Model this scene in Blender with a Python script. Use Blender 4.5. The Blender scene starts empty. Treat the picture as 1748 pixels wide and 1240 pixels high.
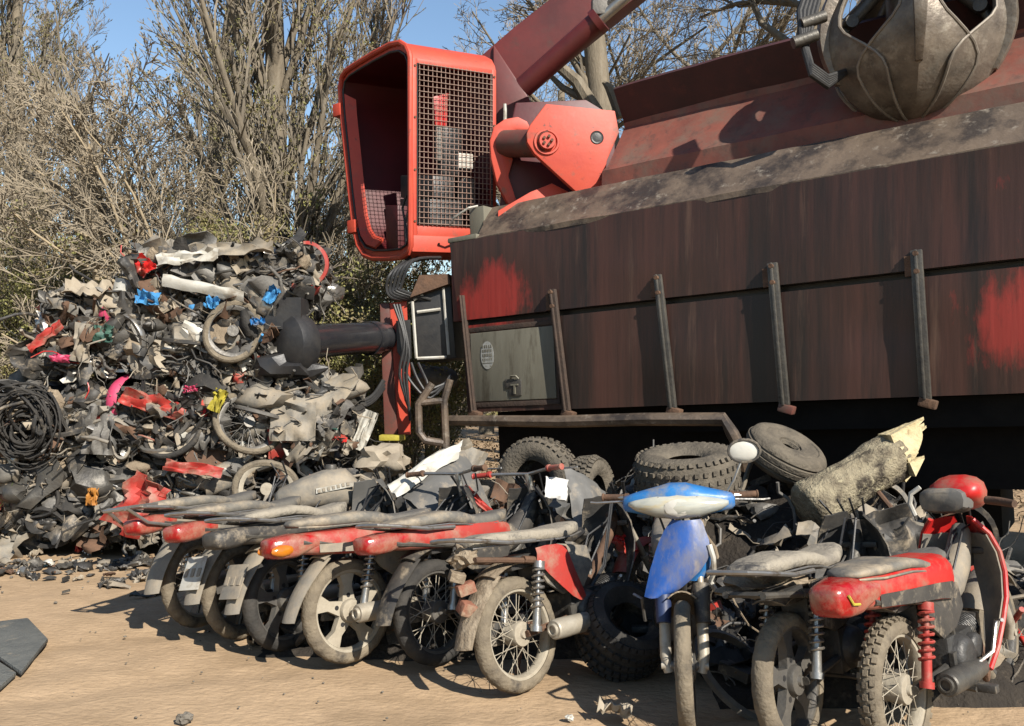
import bpy, bmesh, math, random
import numpy as np
from mathutils import Vector, Matrix, noise
R_ = math.radians
sc = bpy.context.scene
C = sc.collection
# ------------------------------------------------------------------ camera, light, exposure
cd = bpy.data.cameras.new('camera'); cam = bpy.data.objects.new('camera', cd); C.objects.link(cam)
cam.location = (0, 0, 1.6); cam.rotation_euler = (R_(90), 0, 0)
cd.sensor_width = 36; cd.lens = 36*1500/1748; cd.shift_y = 20/1748; cd.clip_end = 600; cd.clip_start = .05
sc.camera = cam
SUN = Vector((.46, -.64, .60)).normalized()
wd = bpy.data.worlds.new('World'); sc.world = wd; wd.use_nodes = True
nt = wd.node_tree; sky = nt.nodes.new('ShaderNodeTexSky'); sky.sky_type = 'NISHITA'; sky.sun_disc = False
sky.sun_elevation = math.asin(SUN.z); sky.sun_rotation = math.atan2(SUN.x, SUN.y)
sky.air_density = 1.25; sky.dust_density = .1; sky.ozone_density = 3.0
bg = nt.nodes['Background']; bg.inputs[1].default_value = .075
nt.links.new(sky.outputs[0], bg.inputs[0])
sl = bpy.data.lights.new('sun', 'SUN'); sl.energy = 5.0; sl.angle = R_(.5); sl.color = (1, .94, .84)
so = bpy.data.objects.new('sun', sl); C.objects.link(so); so.rotation_euler = SUN.to_track_quat('Z', 'Y').to_euler(); so.location = (6, -4, 12)
sc.view_settings.view_transform = 'Standard'; sc.view_settings.look = 'None'; sc.view_settings.gamma = 1
sc.view_settings.exposure = 1.1

def P(px, py, Y):                     # photo pixel at depth Y -> world point
    return Vector(((px-874)/1500*Y, Y, 1.6-(py-640)/1500*Y))
def onplane(px, py, p0, n):
    d = Vector(((px-874)/1500, 1, -(py-640)/1500)); o = Vector((0, 0, 1.6))
    return o + d*((p0-o).dot(n)/d.dot(n))
# ------------------------------------------------------------------ materials
def mat(name, c1, c2=None, scale=6., rough=.7, metal=0., bump=.15, c3=None, s3=3., t3=.55, w3=.08, stretch=(1, 1, 1), spec=.35, det=8., c4=None, s4=9., t4=.6, bs=1.):
    m = bpy.data.materials.new(name); m.use_nodes = True; n = m.node_tree.nodes; l = m.node_tree.links
    b = n['Principled BSDF']; b.inputs['Roughness'].default_value = rough; b.inputs['Metallic'].default_value = metal
    b.inputs['Specular IOR Level'].default_value = spec
    tc = n.new('ShaderNodeTexCoord'); mp = n.new('ShaderNodeMapping'); mp.inputs['Scale'].default_value = stretch
    l.new(tc.outputs['Object'], mp.inputs['Vector'])
    no = n.new('ShaderNodeTexNoise'); no.inputs['Scale'].default_value = scale; no.inputs['Detail'].default_value = det; no.inputs['Roughness'].default_value = .65
    l.new(mp.outputs[0], no.inputs['Vector'])
    cr = n.new('ShaderNodeValToRGB'); cr.color_ramp.elements[0].position = .32; cr.color_ramp.elements[1].position = .68
    c2 = c2 or tuple(x*.6 for x in c1); kk = .56; c1, c2, c3, c4 = [None if q is None else tuple(x*kk for x in q) for q in (c1, c2, c3, c4)]
    cr.color_ramp.elements[0].color = (*c1, 1); cr.color_ramp.elements[1].color = (*c2, 1)
    l.new(no.outputs[0], cr.inputs[0]); col = cr.outputs[0]
    for cc, ss, tt in ((c3, s3, t3), (c4, s4, t4)):
        if cc is None: continue
        n3 = n.new('ShaderNodeTexNoise'); n3.inputs['Scale'].default_value = ss; n3.inputs['Detail'].default_value = 9; n3.inputs['Roughness'].default_value = .7
        l.new(mp.outputs[0], n3.inputs['Vector'])
        mr = n.new('ShaderNodeMapRange'); mr.inputs[1].default_value = tt-w3; mr.inputs[2].default_value = tt+w3
        l.new(n3.outputs[0], mr.inputs[0])
        mx = n.new('ShaderNodeMix'); mx.data_type = 'RGBA'
        l.new(mr.outputs[0], mx.inputs[0]); l.new(col, mx.inputs[6]); mx.inputs[7].default_value = (*cc, 1); col = mx.outputs[2]
    l.new(col, b.inputs['Base Color'])
    if bump:
        bp = n.new('ShaderNodeBump'); bp.inputs['Strength'].default_value = bump; bp.inputs['Distance'].default_value = .02*bs
        nb = n.new('ShaderNodeTexNoise'); nb.inputs['Scale'].default_value = scale*5; nb.inputs['Detail'].default_value = 6
        l.new(mp.outputs[0], nb.inputs['Vector']); l.new(nb.outputs[0], bp.inputs['Height']); l.new(bp.outputs[0], b.inputs['Normal'])
    return m
DUST = (.42, .34, .24)
M = {}
M['dirt'] = mat('dirt', (.58, .41, .255), (.44, .31, .19), 5, .95, 0, .7, (.40, .28, .17), 1.1, .57, .07, spec=.1, c4=(.30, .21, .14), s4=60, t4=.63, stretch=(.9, 1.5, 1), bs=.7)
M['black'] = mat('black_plastic', (.022, .022, .024), (.045, .042, .04), 8, .45, 0, .1)
M['blackdust'] = mat('dusty_black_plastic', (.035, .034, .033), (.09, .08, .068), 7, .6, 0, .15, DUST, 9, .62, .1)
M['greydust'] = mat('dusty_grey_plastic', (.16, .15, .135), (.30, .27, .22), 7, .7, 0, .15, DUST, 5, .55, .15)
M['seat'] = mat('dusty_vinyl', (.25, .22, .18), (.42, .365, .28), 7, .75, 0, .5, (.07, .066, .062), 5, .58, .05)
M['seatdark'] = mat('worn_dark_vinyl', (.10, .095, .09), (.22, .20, .165), 6, .7, 0, .2, DUST, 4, .56, .08)
M['red'] = mat('red_paint', (.66, .022, .020), (.50, .02, .017), 5, .4, 0, .06, (.36, .17, .12), 5, .58, .10)
M['reddust'] = mat('dusty_red_paint', (.50, .035, .025), (.36, .06, .045), 6, .55, 0, .1, (.38, .24, .17), 5, .58, .1)
M['redlens'] = mat('red_lens', (.50, .010, .010), (.28, .006, .006), 9, .25, 0, .12, (.40, .22, .15), 5, .56, .10, spec=.5)
M['orangelens'] = mat('orange_lens', (.65, .22, .015), (.5, .13, .01), 9, .15, 0, .03, spec=.6)
M['paleglass'] = mat('pale_lens', (.72, .69, .56), (.36, .38, .36), 6, .12, 0, .06, (.62, .46, .18), 5, .60, .06, spec=.7, stretch=(1, .4, 2))
M['white'] = mat('dirty_white_plastic', (.66, .64, .58), (.50, .46, .38), 6, .5, 0, .1, (.30, .25, .19), 6, .62, .08)
M['blue'] = mat('scratched_blue_paint', (.025, .105, .42), (.05, .12, .36), 5, .42, 0, .1, (.22, .20, .18), 4, .56, .10, stretch=(1, 1, .45), c4=(.42, .36, .28), s4=7, t4=.62)
M['amberdust'] = mat('dusty_amber_lens', (.60, .42, .20), (.50, .40, .28), 9, .3, 0, .05)
M['mirrorface'] = mat('hazy_mirror_glass', (.72, .70, .62), (.60, .58, .52), 9, .35, 0, .05)
M['bluedark'] = mat('dark_blue_plastic', (.02, .035, .10), (.03, .05, .13), 5, .5, 0, .1)
M['bluebright'] = mat('blue_plastic', (.03, .24, .60), (.04, .17, .46), 6, .4, 0, .08, (.30, .30, .28), 5, .58, .08)
M['tyre'] = mat('dusty_rubber', (.29, .24, .172), (.175, .145, .108), 9, .92, 0, .5, (.065, .06, .055), 3.5, .60, .07, spec=.1)
M['tyregrey'] = mat('weathered_rubber', (.20, .17, .13), (.115, .10, .08), 9, .92, 0, .6, (.06, .055, .05), 3.5, .62, .07, spec=.1)
M['tyredark'] = mat('black_rubber', (.036, .035, .034), (.075, .068, .06), 9, .85, 0, .4, (.24, .20, .15), 5, .64, .06, spec=.15)
M['rim'] = mat('dusty_alloy', (.50, .44, .34), (.36, .31, .235), 8, .65, .1, .2, (.12, .11, .1), 6, .68, .05)
M['rimdark'] = mat('grimy_alloy', (.12, .115, .11), (.21, .19, .16), 8, .5, .4, .2)
M['chrome'] = mat('dull_chrome', (.55, .54, .52), (.40, .36, .30), 8, .32, .75, .1, (.25, .19, .13), 7, .62, .05)
M['muffler'] = mat('dusty_steel', (.58, .53, .44), (.42, .36, .27), 6, .5, .35, .15, (.18, .13, .09), 5, .62, .06)
M['rust'] = mat('rusty_steel', (.20, .11, .065), (.10, .06, .04), 9, .85, .2, .3)
M['guardwire'] = mat('rusty_wire', (.34, .20, .15), (.42, .30, .24), 9, .6, 0, 0)
M['rustdark'] = mat('dark_rusty_steel', (.10, .065, .048), (.055, .04, .032), 9, .8, .2, .3)
M['greydark'] = mat('dark_grey_plastic', (.12, .118, .112), (.17, .16, .145), 5, .55, 0, .1, DUST, 5, .62, .1)
M['steel'] = mat('dark_steel', (.085, .08, .075), (.17, .155, .13), 8, .5, .5, .2)
M['engine'] = mat('oily_alloy', (.10, .095, .09), (.045, .043, .04), 7, .5, .4, .3, (.30, .25, .19), 6, .62, .08)
M['machine_red'] = mat('weathered_red_paint', (.66, .085, .040), (.56, .062, .034), 3, .55, 0, .08, (.34, .10, .065), 4.5, .62, .06, c4=(.10, .05, .035), s4=11, t4=.655)
M['machine_dull'] = mat('dull_red_paint', (.21, .062, .046), (.13, .046, .037), 2.4, .6, 0, .12, (.12, .08, .06), 3, .56, .1, c4=(.06, .04, .035), s4=6, t4=.66)
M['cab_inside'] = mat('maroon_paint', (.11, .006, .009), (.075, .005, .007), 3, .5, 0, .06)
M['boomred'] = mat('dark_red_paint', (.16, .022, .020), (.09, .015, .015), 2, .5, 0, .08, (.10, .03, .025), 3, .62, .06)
M['grime'] = None
M['topgrime'] = mat('dusty_steel_top', (.215, .16, .115), (.13, .096, .072), 3, .5, .1, .35, (.055, .043, .036), 2.8, .54, .07, stretch=(1, 1, 1), c4=(.36, .31, .25), s4=8, t4=.64)
M['grapple'] = mat('worn_tool_steel', (.30, .245, .19), (.125, .10, .08), 5, .45, .4, .25, (.46, .40, .32), 6, .60, .1, c4=(.055, .048, .042), s4=3, t4=.60)
M['grapple_edge'] = mat('pale_tool_edge', (.36, .31, .25), (.22, .185, .15), 6, .6, .3, .15)  # edge strips in a paler tone than the tine steel
M['lidred'] = mat('worn_red_lid_paint', (.30, .095, .066), (.17, .060, .046), 2.4, .6, 0, .15, (.20, .12, .09), 3, .55, .1, c4=(.10, .06, .05), s4=7, t4=.63)  # lid paint lightened in colour for its sunlit facet
M['shadered'] = mat('shaded_red_paint', (.085, .026, .026), (.045, .02, .022), 2.2, .6, 0, .12, (.12, .035, .03), 3, .6, .08)  # darkened lid paint, shade put into the colour of the upper band
M['shademud'] = mat('shade_dark_mud', (.06, .05, .04), (.035, .03, .026), 8, .95, 0, .9, (.12, .095, .07), 9, .62, .06, spec=.1)  # mud colour darkened to stand in for shade around the bikes
M['underbody'] = mat('shade_black_underbody', (.008, .008, .008), (.014, .013, .012), 6, .9, 0, .1, spec=.1)  # near-black colour paints in the deep shade below the trailer
M['glossblack'] = mat('greasy_black_paint', (.02, .021, .026), (.035, .034, .036), 6, .22, 0, .05, (.10, .085, .065), 5, .66, .06, spec=.6)
M['hose'] = mat('black_hose', (.02, .02, .022), (.04, .038, .036), 20, .5, 0, .1)
M['olive'] = mat('grey_olive_paint', (.23, .215, .165), (.17, .155, .115), 3, .6, 0, .1, (.09, .075, .05), 4, .62, .08, stretch=(1.5, 1.5, .35))
M['bark'] = mat('bark', (.30, .25, .185), (.18, .15, .11), 5, .95, 0, .6, (.30, .26, .20), 4, .6, .08, stretch=(2, 2, .5), spec=.1)
M['barkpale'] = mat('pale_stripped_wood', (.52, .42, .28), (.38, .30, .20), 5, .85, 0, .3, stretch=(3, 3, .4), spec=.1)
M['twig'] = mat('bare_twig', (.44, .37, .275), (.26, .215, .155), 4, .95, 0, 0, spec=.1)
M['twigdark'] = mat('dark_twig', (.20, .17, .13), (.36, .31, .24), 4, .95, 0, 0, spec=.1)
M['drygreen'] = mat('olive_dry_leaf', (.36, .34, .13), (.22, .23, .08), 3, .9, 0, 0, (.30, .23, .13), .9, .55, .1, spec=.1)
M['dryleaf'] = mat('dry_brown_leaf', (.31, .24, .15), (.18, .14, .085), 3, .9, 0, 0, (.19, .17, .08), .8, .58, .1, spec=.1)
M['orangeleaf'] = mat('orange_leaf', (.50, .24, .06), (.36, .16, .04), 3, .9, 0, 0, spec=.1)
M['log'] = mat('log_bark', (.44, .38, .26), (.17, .14, .10), 11, .95, 0, 1.0, (.06, .05, .04), 5, .56, .05, c4=(.62, .55, .36), s4=8, t4=.62, spec=.1)
M['splinter'] = mat('broken_wood', (.74, .64, .40), (.58, .47, .27), 8, .9, 0, .6, (.34, .25, .14), 9, .66, .05, spec=.1)
M['mud'] = mat('dry_mud', (.34, .27, .19), (.22, .17, .12), 7, .95, 0, .8, (.45, .37, .27), 6, .6, .08, spec=.1)
M['brick'] = mat('brick', (.36, .16, .105), (.28, .12, .08), 8, .95, 0, .5, DUST, 6, .6, .08, spec=.1)
M['paper'] = mat('paper', (.78, .77, .74), (.66, .64, .60), 5, .9, 0, .1, spec=.1)
M['slab'] = mat('dark_rubber_mat', (.12, .125, .12), (.18, .18, .165), 14, .9, 0, .5, DUST, 6, .68, .08, spec=.15)
M['stone'] = mat('stone', (.26, .23, .19), (.16, .14, .115), 9, .95, 0, .5, spec=.1)
M['pale_mark'] = mat('chipped_white_lettering', (.50, .42, .38), (.34, .22, .19), 30, .8, 0, 0, (.16, .05, .04), 40, .6, .05)
M['sticker'] = mat('worn_sticker', (.42, .42, .40), (.30, .30, .27), 18, .7, 0, 0, (.20, .19, .15), 25, .58, .05)
M['rag_blue'] = mat('blue_rag', (.05, .24, .55), (.07, .32, .62), 8, .8, 0, .3)
M['purple'] = mat('purple_plastic', (.16, .15, .38), (.10, .09, .26), 8, .5, 0, .3)
M['yellow'] = mat('yellow_plastic', (.58, .48, .05), (.40, .34, .06), 8, .6, 0, .2)
M['orange'] = mat('orange_plastic', (.55, .24, .04), (.42, .17, .04), 8, .6, 0, .2)
M['pink'] = mat('pink_plastic', (.66, .07, .16), (.5, .05, .12), 8, .5, 0, .1)
M['green'] = mat('dull_green_plastic', (.06, .14, .10), (.04, .10, .08), 8, .6, 0, .1)
M['lime'] = mat('grass_blade', (.10, .17, .03), (.16, .20, .05), 5, .9, 0, 0, spec=.1)
M['litter'] = mat('leaf_litter', (.22, .16, .095), (.13, .095, .06), 8, .95, 0, .3, spec=.1)
M['beige'] = mat('beige_sheet', (.46, .39, .29), (.33, .27, .2), 6, .8, 0, .2)
M['grey'] = mat('grey_scrap', (.23, .215, .19), (.13, .12, .11), 9, .6, .2, .25)

def wall_material():                 # grime streaks running down old red paint
    m = mat('streaked_wall_paint', (.092, .040, .030), (.054, .029, .023), 1.7, .36, .0, .2, (.030, .021, .018), 1.9, .54, .10, stretch=(2.2, 2.2, .14), spec=.28, c4=(.15, .085, .06), s4=3.2, t4=.66)
    n = m.node_tree.nodes; l = m.node_tree.links; b = n['Principled BSDF']
    old = b.inputs['Base Color'].links[0].from_socket
    tc = n.new('ShaderNodeTexCoord'); at = n.new('ShaderNodeAttribute'); at.attribute_name = 'wear'
    mp = n.new('ShaderNodeMapping'); mp.inputs['Scale'].default_value = (3.2, 3.2, 1.0); l.new(tc.outputs['Object'], mp.inputs[0])
    no = n.new('ShaderNodeTexNoise'); no.inputs['Scale'].default_value = 1.9; no.inputs['Detail'].default_value = 12; no.inputs['Roughness'].default_value = .7
    l.new(mp.outputs[0], no.inputs[0])
    ad = n.new('ShaderNodeMath'); ad.operation = 'ADD'; l.new(at.outputs['Fac'], ad.inputs[0]); l.new(no.outputs[0], ad.inputs[1])
    mr = n.new('ShaderNodeMapRange'); mr.inputs[1].default_value = .80; mr.inputs[2].default_value = 1.02; mr.inputs[4].default_value = .62; l.new(ad.outputs[0], mr.inputs[0])
    mx = n.new('ShaderNodeMix'); mx.data_type = 'RGBA'; l.new(mr.outputs[0], mx.inputs[0]); l.new(old, mx.inputs[6]); mx.inputs[7].default_value = (.30, .030, .024, 1)
    l.new(mx.outputs[2], b.inputs['Base Color'])
    return m
M['grime'] = wall_material()
# ------------------------------------------------------------------ mesh helpers
class MB:
    def __init__(s): s.v = []; s.f = []; s.m = []; s.cur = 0
    def add(s, vs, fs):
        b = len(s.v); s.v.extend([tuple(x) for x in vs]); s.f.extend([tuple(i+b for i in f) for f in fs]); s.m.extend([s.cur]*len(fs)); return s
    def box(s, c, d, rot=None):
        c = Vector(c); q = [Vector((x*d[0]/2, y*d[1]/2, z*d[2]/2)) for x in (-1, 1) for y in (-1, 1) for z in (-1, 1)]
        if rot is not None: q = [rot @ p for p in q]
        return s.add([p+c for p in q], [(0, 1, 3, 2), (4, 6, 7, 5), (0, 4, 5, 1), (2, 3, 7, 6), (0, 2, 6, 4), (1, 5, 7, 3)])
    def hexa(s, p):                    # 8 points: 4 bottom loop, 4 top loop
        return s.add(p, [(3, 2, 1, 0), (4, 5, 6, 7), (0, 1, 5, 4), (1, 2, 6, 5), (2, 3, 7, 6), (3, 0, 4, 7)])
    def tube(s, pts, r, n=8, caps=True, closed=False):
        pts = [Vector(p) for p in pts]; k = len(pts)
        rs = list(r) if isinstance(r, (list, tuple)) else [r]*k
        up = None; vs = []
        for i, p in enumerate(pts):
            if closed: t = pts[(i+1) % k]-pts[i-1]
            else: t = pts[min(i+1, k-1)]-pts[max(i-1, 0)]
            if t.length < 1e-9: t = Vector((0, 0, 1))
            t.normalize()
            if up is None:
                a = Vector((0, 0, 1)) if abs(t.z) < .9 else Vector((1, 0, 0)); up = t.cross(a).normalized()
            else:
                up = up-t*up.dot(t); up = up.normalized() if up.length > 1e-6 else t.orthogonal().normalized()
            w = t.cross(up)
            for j in range(n):
                a = 2*math.pi*j/n; vs.append(p+(up*math.cos(a)+w*math.sin(a))*rs[i])
        fs = []
        for i in range(k if closed else k-1):
            i2 = (i+1) % k
            for j in range(n): fs.append((i*n+j, i*n+(j+1) % n, i2*n+(j+1) % n, i2*n+j))
        if caps and not closed: fs += [tuple(range(n-1, -1, -1)), tuple((k-1)*n+j for j in range(n))]
        return s.add(vs, fs)
    def cyl(s, a, b, r, n=16): return s.tube([a, b], r, n)
    def lathe(s, prof, o=(0, 0, 0), ax=(0, 1, 0), n=32, closed=False, jag=None, arc=1.0):
        o = Vector(o); ax = Vector(ax).normalized(); e1 = ax.orthogonal().normalized(); e2 = ax.cross(e1); k = len(prof); vs = []
        nn = n if arc >= 1 else n+1
        for i in range(nn):
            a = 2*math.pi*i/n*arc; d = e1*math.cos(a)+e2*math.sin(a)
            for j, (r, h) in enumerate(prof):
                rr = r+(jag(i, j) if jag else 0); vs.append(o+d*rr+ax*h)
        fs = []
        for i in range(n):
            i2 = (i+1) % nn if arc >= 1 else i+1
            for j in range(k if closed else k-1):
                j2 = (j+1) % k; fs.append((i*k+j, i*k+j2, i2*k+j2, i2*k+j))
        return s.add(vs, fs)
    def prism(s, poly, off):
        off = Vector(off); p = [Vector(q) for q in poly]; k = len(p)
        return s.add(p+[q+off for q in p], [tuple(range(k-1, -1, -1)), tuple(range(k, 2*k))]+[(i, (i+1) % k, k+(i+1) % k, k+i) for i in range(k)])
    def loft(s, rings, caps=True):
        n = len(rings[0]); k = len(rings); vs = [p for r in rings for p in r]
        fs = [(i*n+j, i*n+(j+1) % n, (i+1)*n+(j+1) % n, (i+1)*n+j) for i in range(k-1) for j in range(n)]
        if caps: fs += [tuple(range(n-1, -1, -1)), tuple((k-1)*n+j for j in range(n))]
        return s.add(vs, fs)
    def sheet(s, g, th):               # grid of points, given thickness along its normals
        nu, nv = len(g), len(g[0]); G = [[Vector(p) for p in r] for r in g]; B = []
        for i in range(nu):
            for j in range(nv):
                a = G[min(i+1, nu-1)][j]-G[max(i-1, 0)][j]; b = G[i][min(j+1, nv-1)]-G[i][max(j-1, 0)]; q = a.cross(b)
                q = q.normalized() if q.length > 1e-9 else Vector((0, 0, 1)); B.append(G[i][j]-q*th)
        A = [p for r in G for p in r]; N = nu*nv; fs = []
        for i in range(nu-1):
            for j in range(nv-1):
                a, b, c, d = i*nv+j, (i+1)*nv+j, (i+1)*nv+j+1, i*nv+j+1
                fs += [(a, b, c, d), (N+d, N+c, N+b, N+a)]
        rim = [i*nv for i in range(nu)]+[(nu-1)*nv+j for j in range(1, nv)]+[i*nv+nv-1 for i in range(nu-2, -1, -1)]+[j for j in range(nv-2, 0, -1)]
        for i in range(len(rim)):
            a, b = rim[i], rim[(i+1) % len(rim)]; fs.append((b, a, N+a, N+b))
        return s.add(A+B, fs)
    def blob(s, c, r, seed=0, amp=.25, fr=1.6, sub=2, rot=None):
        vs, fs = ICO[sub]; c = Vector(c); o = Vector((seed*3.17, seed*1.73, seed*.61)); out = []
        for p in vs:
            k = 1+amp*noise.noise(p*fr+o)*1.6; q = Vector((p.x*r[0]*k, p.y*r[1]*k, p.z*r[2]*k))
            out.append((rot @ q if rot is not None else q)+c)
        return s.add(out, fs)
    def build(s, name, mats, parent=None, origin=None, ang=38, bevel=0, loc=None):
        o_ = Vector(origin) if origin is not None else Vector((0, 0, 0))
        me = bpy.data.meshes.new(name); me.from_pydata([tuple(Vector(x)-o_) for x in s.v], [], s.f)
        mats = mats if isinstance(mats, (list, tuple)) else [mats]
        for m in mats: me.materials.append(M[m] if isinstance(m, str) else m)
        me.polygons.foreach_set('material_index', np.array(s.m, dtype=np.int32))
        bm = bmesh.new(); bm.from_mesh(me); bmesh.ops.recalc_face_normals(bm, faces=bm.faces)
        if bevel: bmesh.ops.bevel(bm, geom=[e for e in bm.edges if e.is_manifold and e.calc_face_angle(0) > R_(30)], offset=bevel, segments=2, affect='EDGES', profile=.6)
        th = R_(ang)
        for e in bm.edges: e.smooth = e.calc_face_angle(0) < th if e.is_manifold else True
        for f in bm.faces: f.smooth = True
        bm.to_mesh(me); bm.free()
        o = bpy.data.objects.new(name, me); C.objects.link(o)
        if parent is not None: o.parent = parent
        if loc is not None: o.location = loc
        return o
def ico(sub):
    bm = bmesh.new(); bmesh.ops.create_icosphere(bm, subdivisions=sub, radius=1); bm.verts.index_update()
    r = ([v.co.copy() for v in bm.verts], [tuple(v.index for v in f.verts) for f in bm.faces]); bm.free(); return r
ICO = {i: ico(i) for i in (1, 2, 3, 4)}
def thing(name, label, cat, loc=(0, 0, 0), rot=(0, 0, 0), group=None):
    o = bpy.data.objects.new(name, None); C.objects.link(o); o.location = loc; o.rotation_euler = rot; o.empty_display_size = .1
    return tag(o, label, cat, group)
def tag(o, label, cat, group=None):
    o['label'] = label; o['category'] = cat
    if group: o['group'] = group
    return o
def setting(o): o['kind'] = 'structure'; return o
def ell(cx, cz, hy, hz, x, n=14, e=2.4, y0=0):      # super-ellipse ring in the y-z plane at x
    out = []
    for i in range(n):
        a = 2*math.pi*i/n; c, s_ = math.cos(a), math.sin(a)
        out.append((x, y0+hy*math.copysign(abs(c)**(2/e), c), cz+hz*math.copysign(abs(s_)**(2/e), s_)))
    return out
def shape(secs, n=14, e=2.4, y0=0, axis='x'):        # secs: (along, half width, centre z, half height)
    mb = MB(); rings = [ell(0, cz, hy, hz, x, n, e, y0) for (x, hy, cz, hz) in secs]
    if axis == 'y': rings = [[(p[1], p[0], p[2]) for p in r] for r in rings]
    return mb.loft(rings)
def rr(a, b): return random.uniform(a, b)
# ------------------------------------------------------------------ ground
def ground():
    def axis(a, b, near, step): 
        out = []; x = 0.
        while x < b: out.append(x); x += step if x < near else max(step, (x-near)*.25+step)
        neg = []; x = 0.
        while x < -a: neg.append(-x); x += step if x < near else max(step, (x-near)*.25+step)
        return sorted(set(out+neg+[a, b]))
    xs = axis(-300, 300, 5, .09); ys = axis(-60, 400, 9, .09); n = len(ys); vs = []; fs = []
    for x in xs:
        for y in ys:
            k = 1 if abs(x) < 8 and 0 < y < 14 else 0
            z = k*(.024*noise.noise((x*.7, y*.9, 3.1))+.014*noise.noise((x*2.4, y*3.4, 1.))+.008*noise.noise((x*7, y*9, 7.))-.018*math.exp(-((y-.35*x-6.1+.15*math.sin(x))/.11)**2)-.018*math.exp(-((y-.35*x-5.1+.15*math.sin(x))/.11)**2))-.012
            vs.append((x, y, z))
    for i in range(len(xs)-1):
        for j in range(n-1): fs.append((i*n+j, (i+1)*n+j, (i+1)*n+j+1, i*n+j+1))
    mb = MB(); mb.add(vs, fs); return setting(mb.build('ground', 'dirt', ang=80))
ground()
# ------------------------------------------------------------------ vegetation (numpy)
def np_mesh(name, V, F, mats, mi=None, parent=None, smooth=True):
    V = np.asarray(V, np.float32); F = np.asarray(F, np.int32); k = F.shape[1]
    me = bpy.data.meshes.new(name); me.vertices.add(len(V)); me.vertices.foreach_set('co', V.ravel())
    me.loops.add(F.size); me.loops.foreach_set('vertex_index', F.ravel()); me.polygons.add(len(F))
    me.polygons.foreach_set('loop_start', np.arange(len(F), dtype=np.int32)*k)
    for m in mats: me.materials.append(M[m])
    if mi is not None: me.polygons.foreach_set('material_index', np.asarray(mi, np.int32))
    me.polygons.foreach_set('use_smooth', np.full(len(F), smooth)); me.update(calc_edges=True); me.validate()
    o = bpy.data.objects.new(name, me); C.objects.link(o)
    if parent: o.parent = parent
    return o
def nrm(a): return a/np.maximum(np.linalg.norm(a, axis=-1, keepdims=True), 1e-9)
def np_tubes(poly, rad, sides=3):
    N, K, _ = poly.shape; t = nrm(poly[:, -1]-poly[:, 0]); a = np.where(np.abs(t[:, 2:3]) < .9, [[0, 0, 1.]], [[1., 0, 0]])
    e1 = nrm(np.cross(t, a)); e2 = np.cross(t, e1); an = 2*np.pi*np.arange(sides)/sides
    ring = e1[:, None]*np.cos(an)[None, :, None]+e2[:, None]*np.sin(an)[None, :, None]
    V = poly[:, :, None]+ring[:, None]*rad[:, :, None, None]
    idx = np.arange(N*K*sides).reshape(N, K, sides)
    F = np.stack([idx[:, :-1], np.roll(idx, -1, 2)[:, :-1], np.roll(idx, -1, 2)[:, 1:], idx[:, 1:]], -1)
    return V.reshape(-1, 3), F.reshape(-1, 4)
def grow(rng, s, d, L, r0, r1, K, wob, up):
    N = len(s); p = [s]; d = nrm(d)
    for k in range(K):
        d = nrm(d+rng.normal(0, wob, (N, 3))+np.array([0, 0, up])); p.append(p[-1]+d*(L/K)[:, None])
    poly = np.stack(p, 1); w = np.linspace(0, 1, K+1)[None]; return poly, r0[:, None]*(1-w)+r1[:, None]*w
def kids(rng, poly, rad, n, t0, t1, a0, a1, f0, f1, rf, Lp):
    N, K1, _ = poly.shape; t = rng.uniform(t0, t1, (N, n)); x = t*(K1-1); i = np.minimum(x.astype(int), K1-2); fr = (x-i)[..., None]
    r = np.arange(N)[:, None]; s = poly[r, i]*(1-fr)+poly[r, i+1]*fr; tg = nrm(poly[r, i+1]-poly[r, i])
    q = rng.normal(0, 1, tg.shape); q = nrm(q-tg*(q*tg).sum(-1, keepdims=True)); a = rng.uniform(a0, a1, (N, n, 1))
    d = tg*np.cos(a)+q*np.sin(a); L = Lp[:, None]*rng.uniform(f0, f1, (N, n))*(1.15-.6*t)
    rr_ = (rad[r, i]*(1-fr[..., 0])+rad[r, i+1]*fr[..., 0])*rf
    return s.reshape(-1, 3), d.reshape(-1, 3), L.ravel(), rr_.ravel()
def cat_(parts):
    V = []; F = []; b = 0
    for v, f in parts: V.append(v); F.append(f+b); b += len(v)
    return np.concatenate(V), np.concatenate(F)
def leaves(rng, pts, size, flat=.0):
    N = len(pts); n = nrm(rng.normal(0, 1, (N, 3))+np.array([0, 0, flat])); a = nrm(np.cross(n, rng.normal(0, 1, (N, 3)))); b = np.cross(n, a)
    sz = size*rng.uniform(.6, 1.3, (N, 1)); A = a*sz; B = b*sz*.55
    V = np.stack([pts-A, pts+B, pts+A*1.1, pts-B], 1).reshape(-1, 3); return V, np.arange(4*N).reshape(N, 4)
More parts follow.
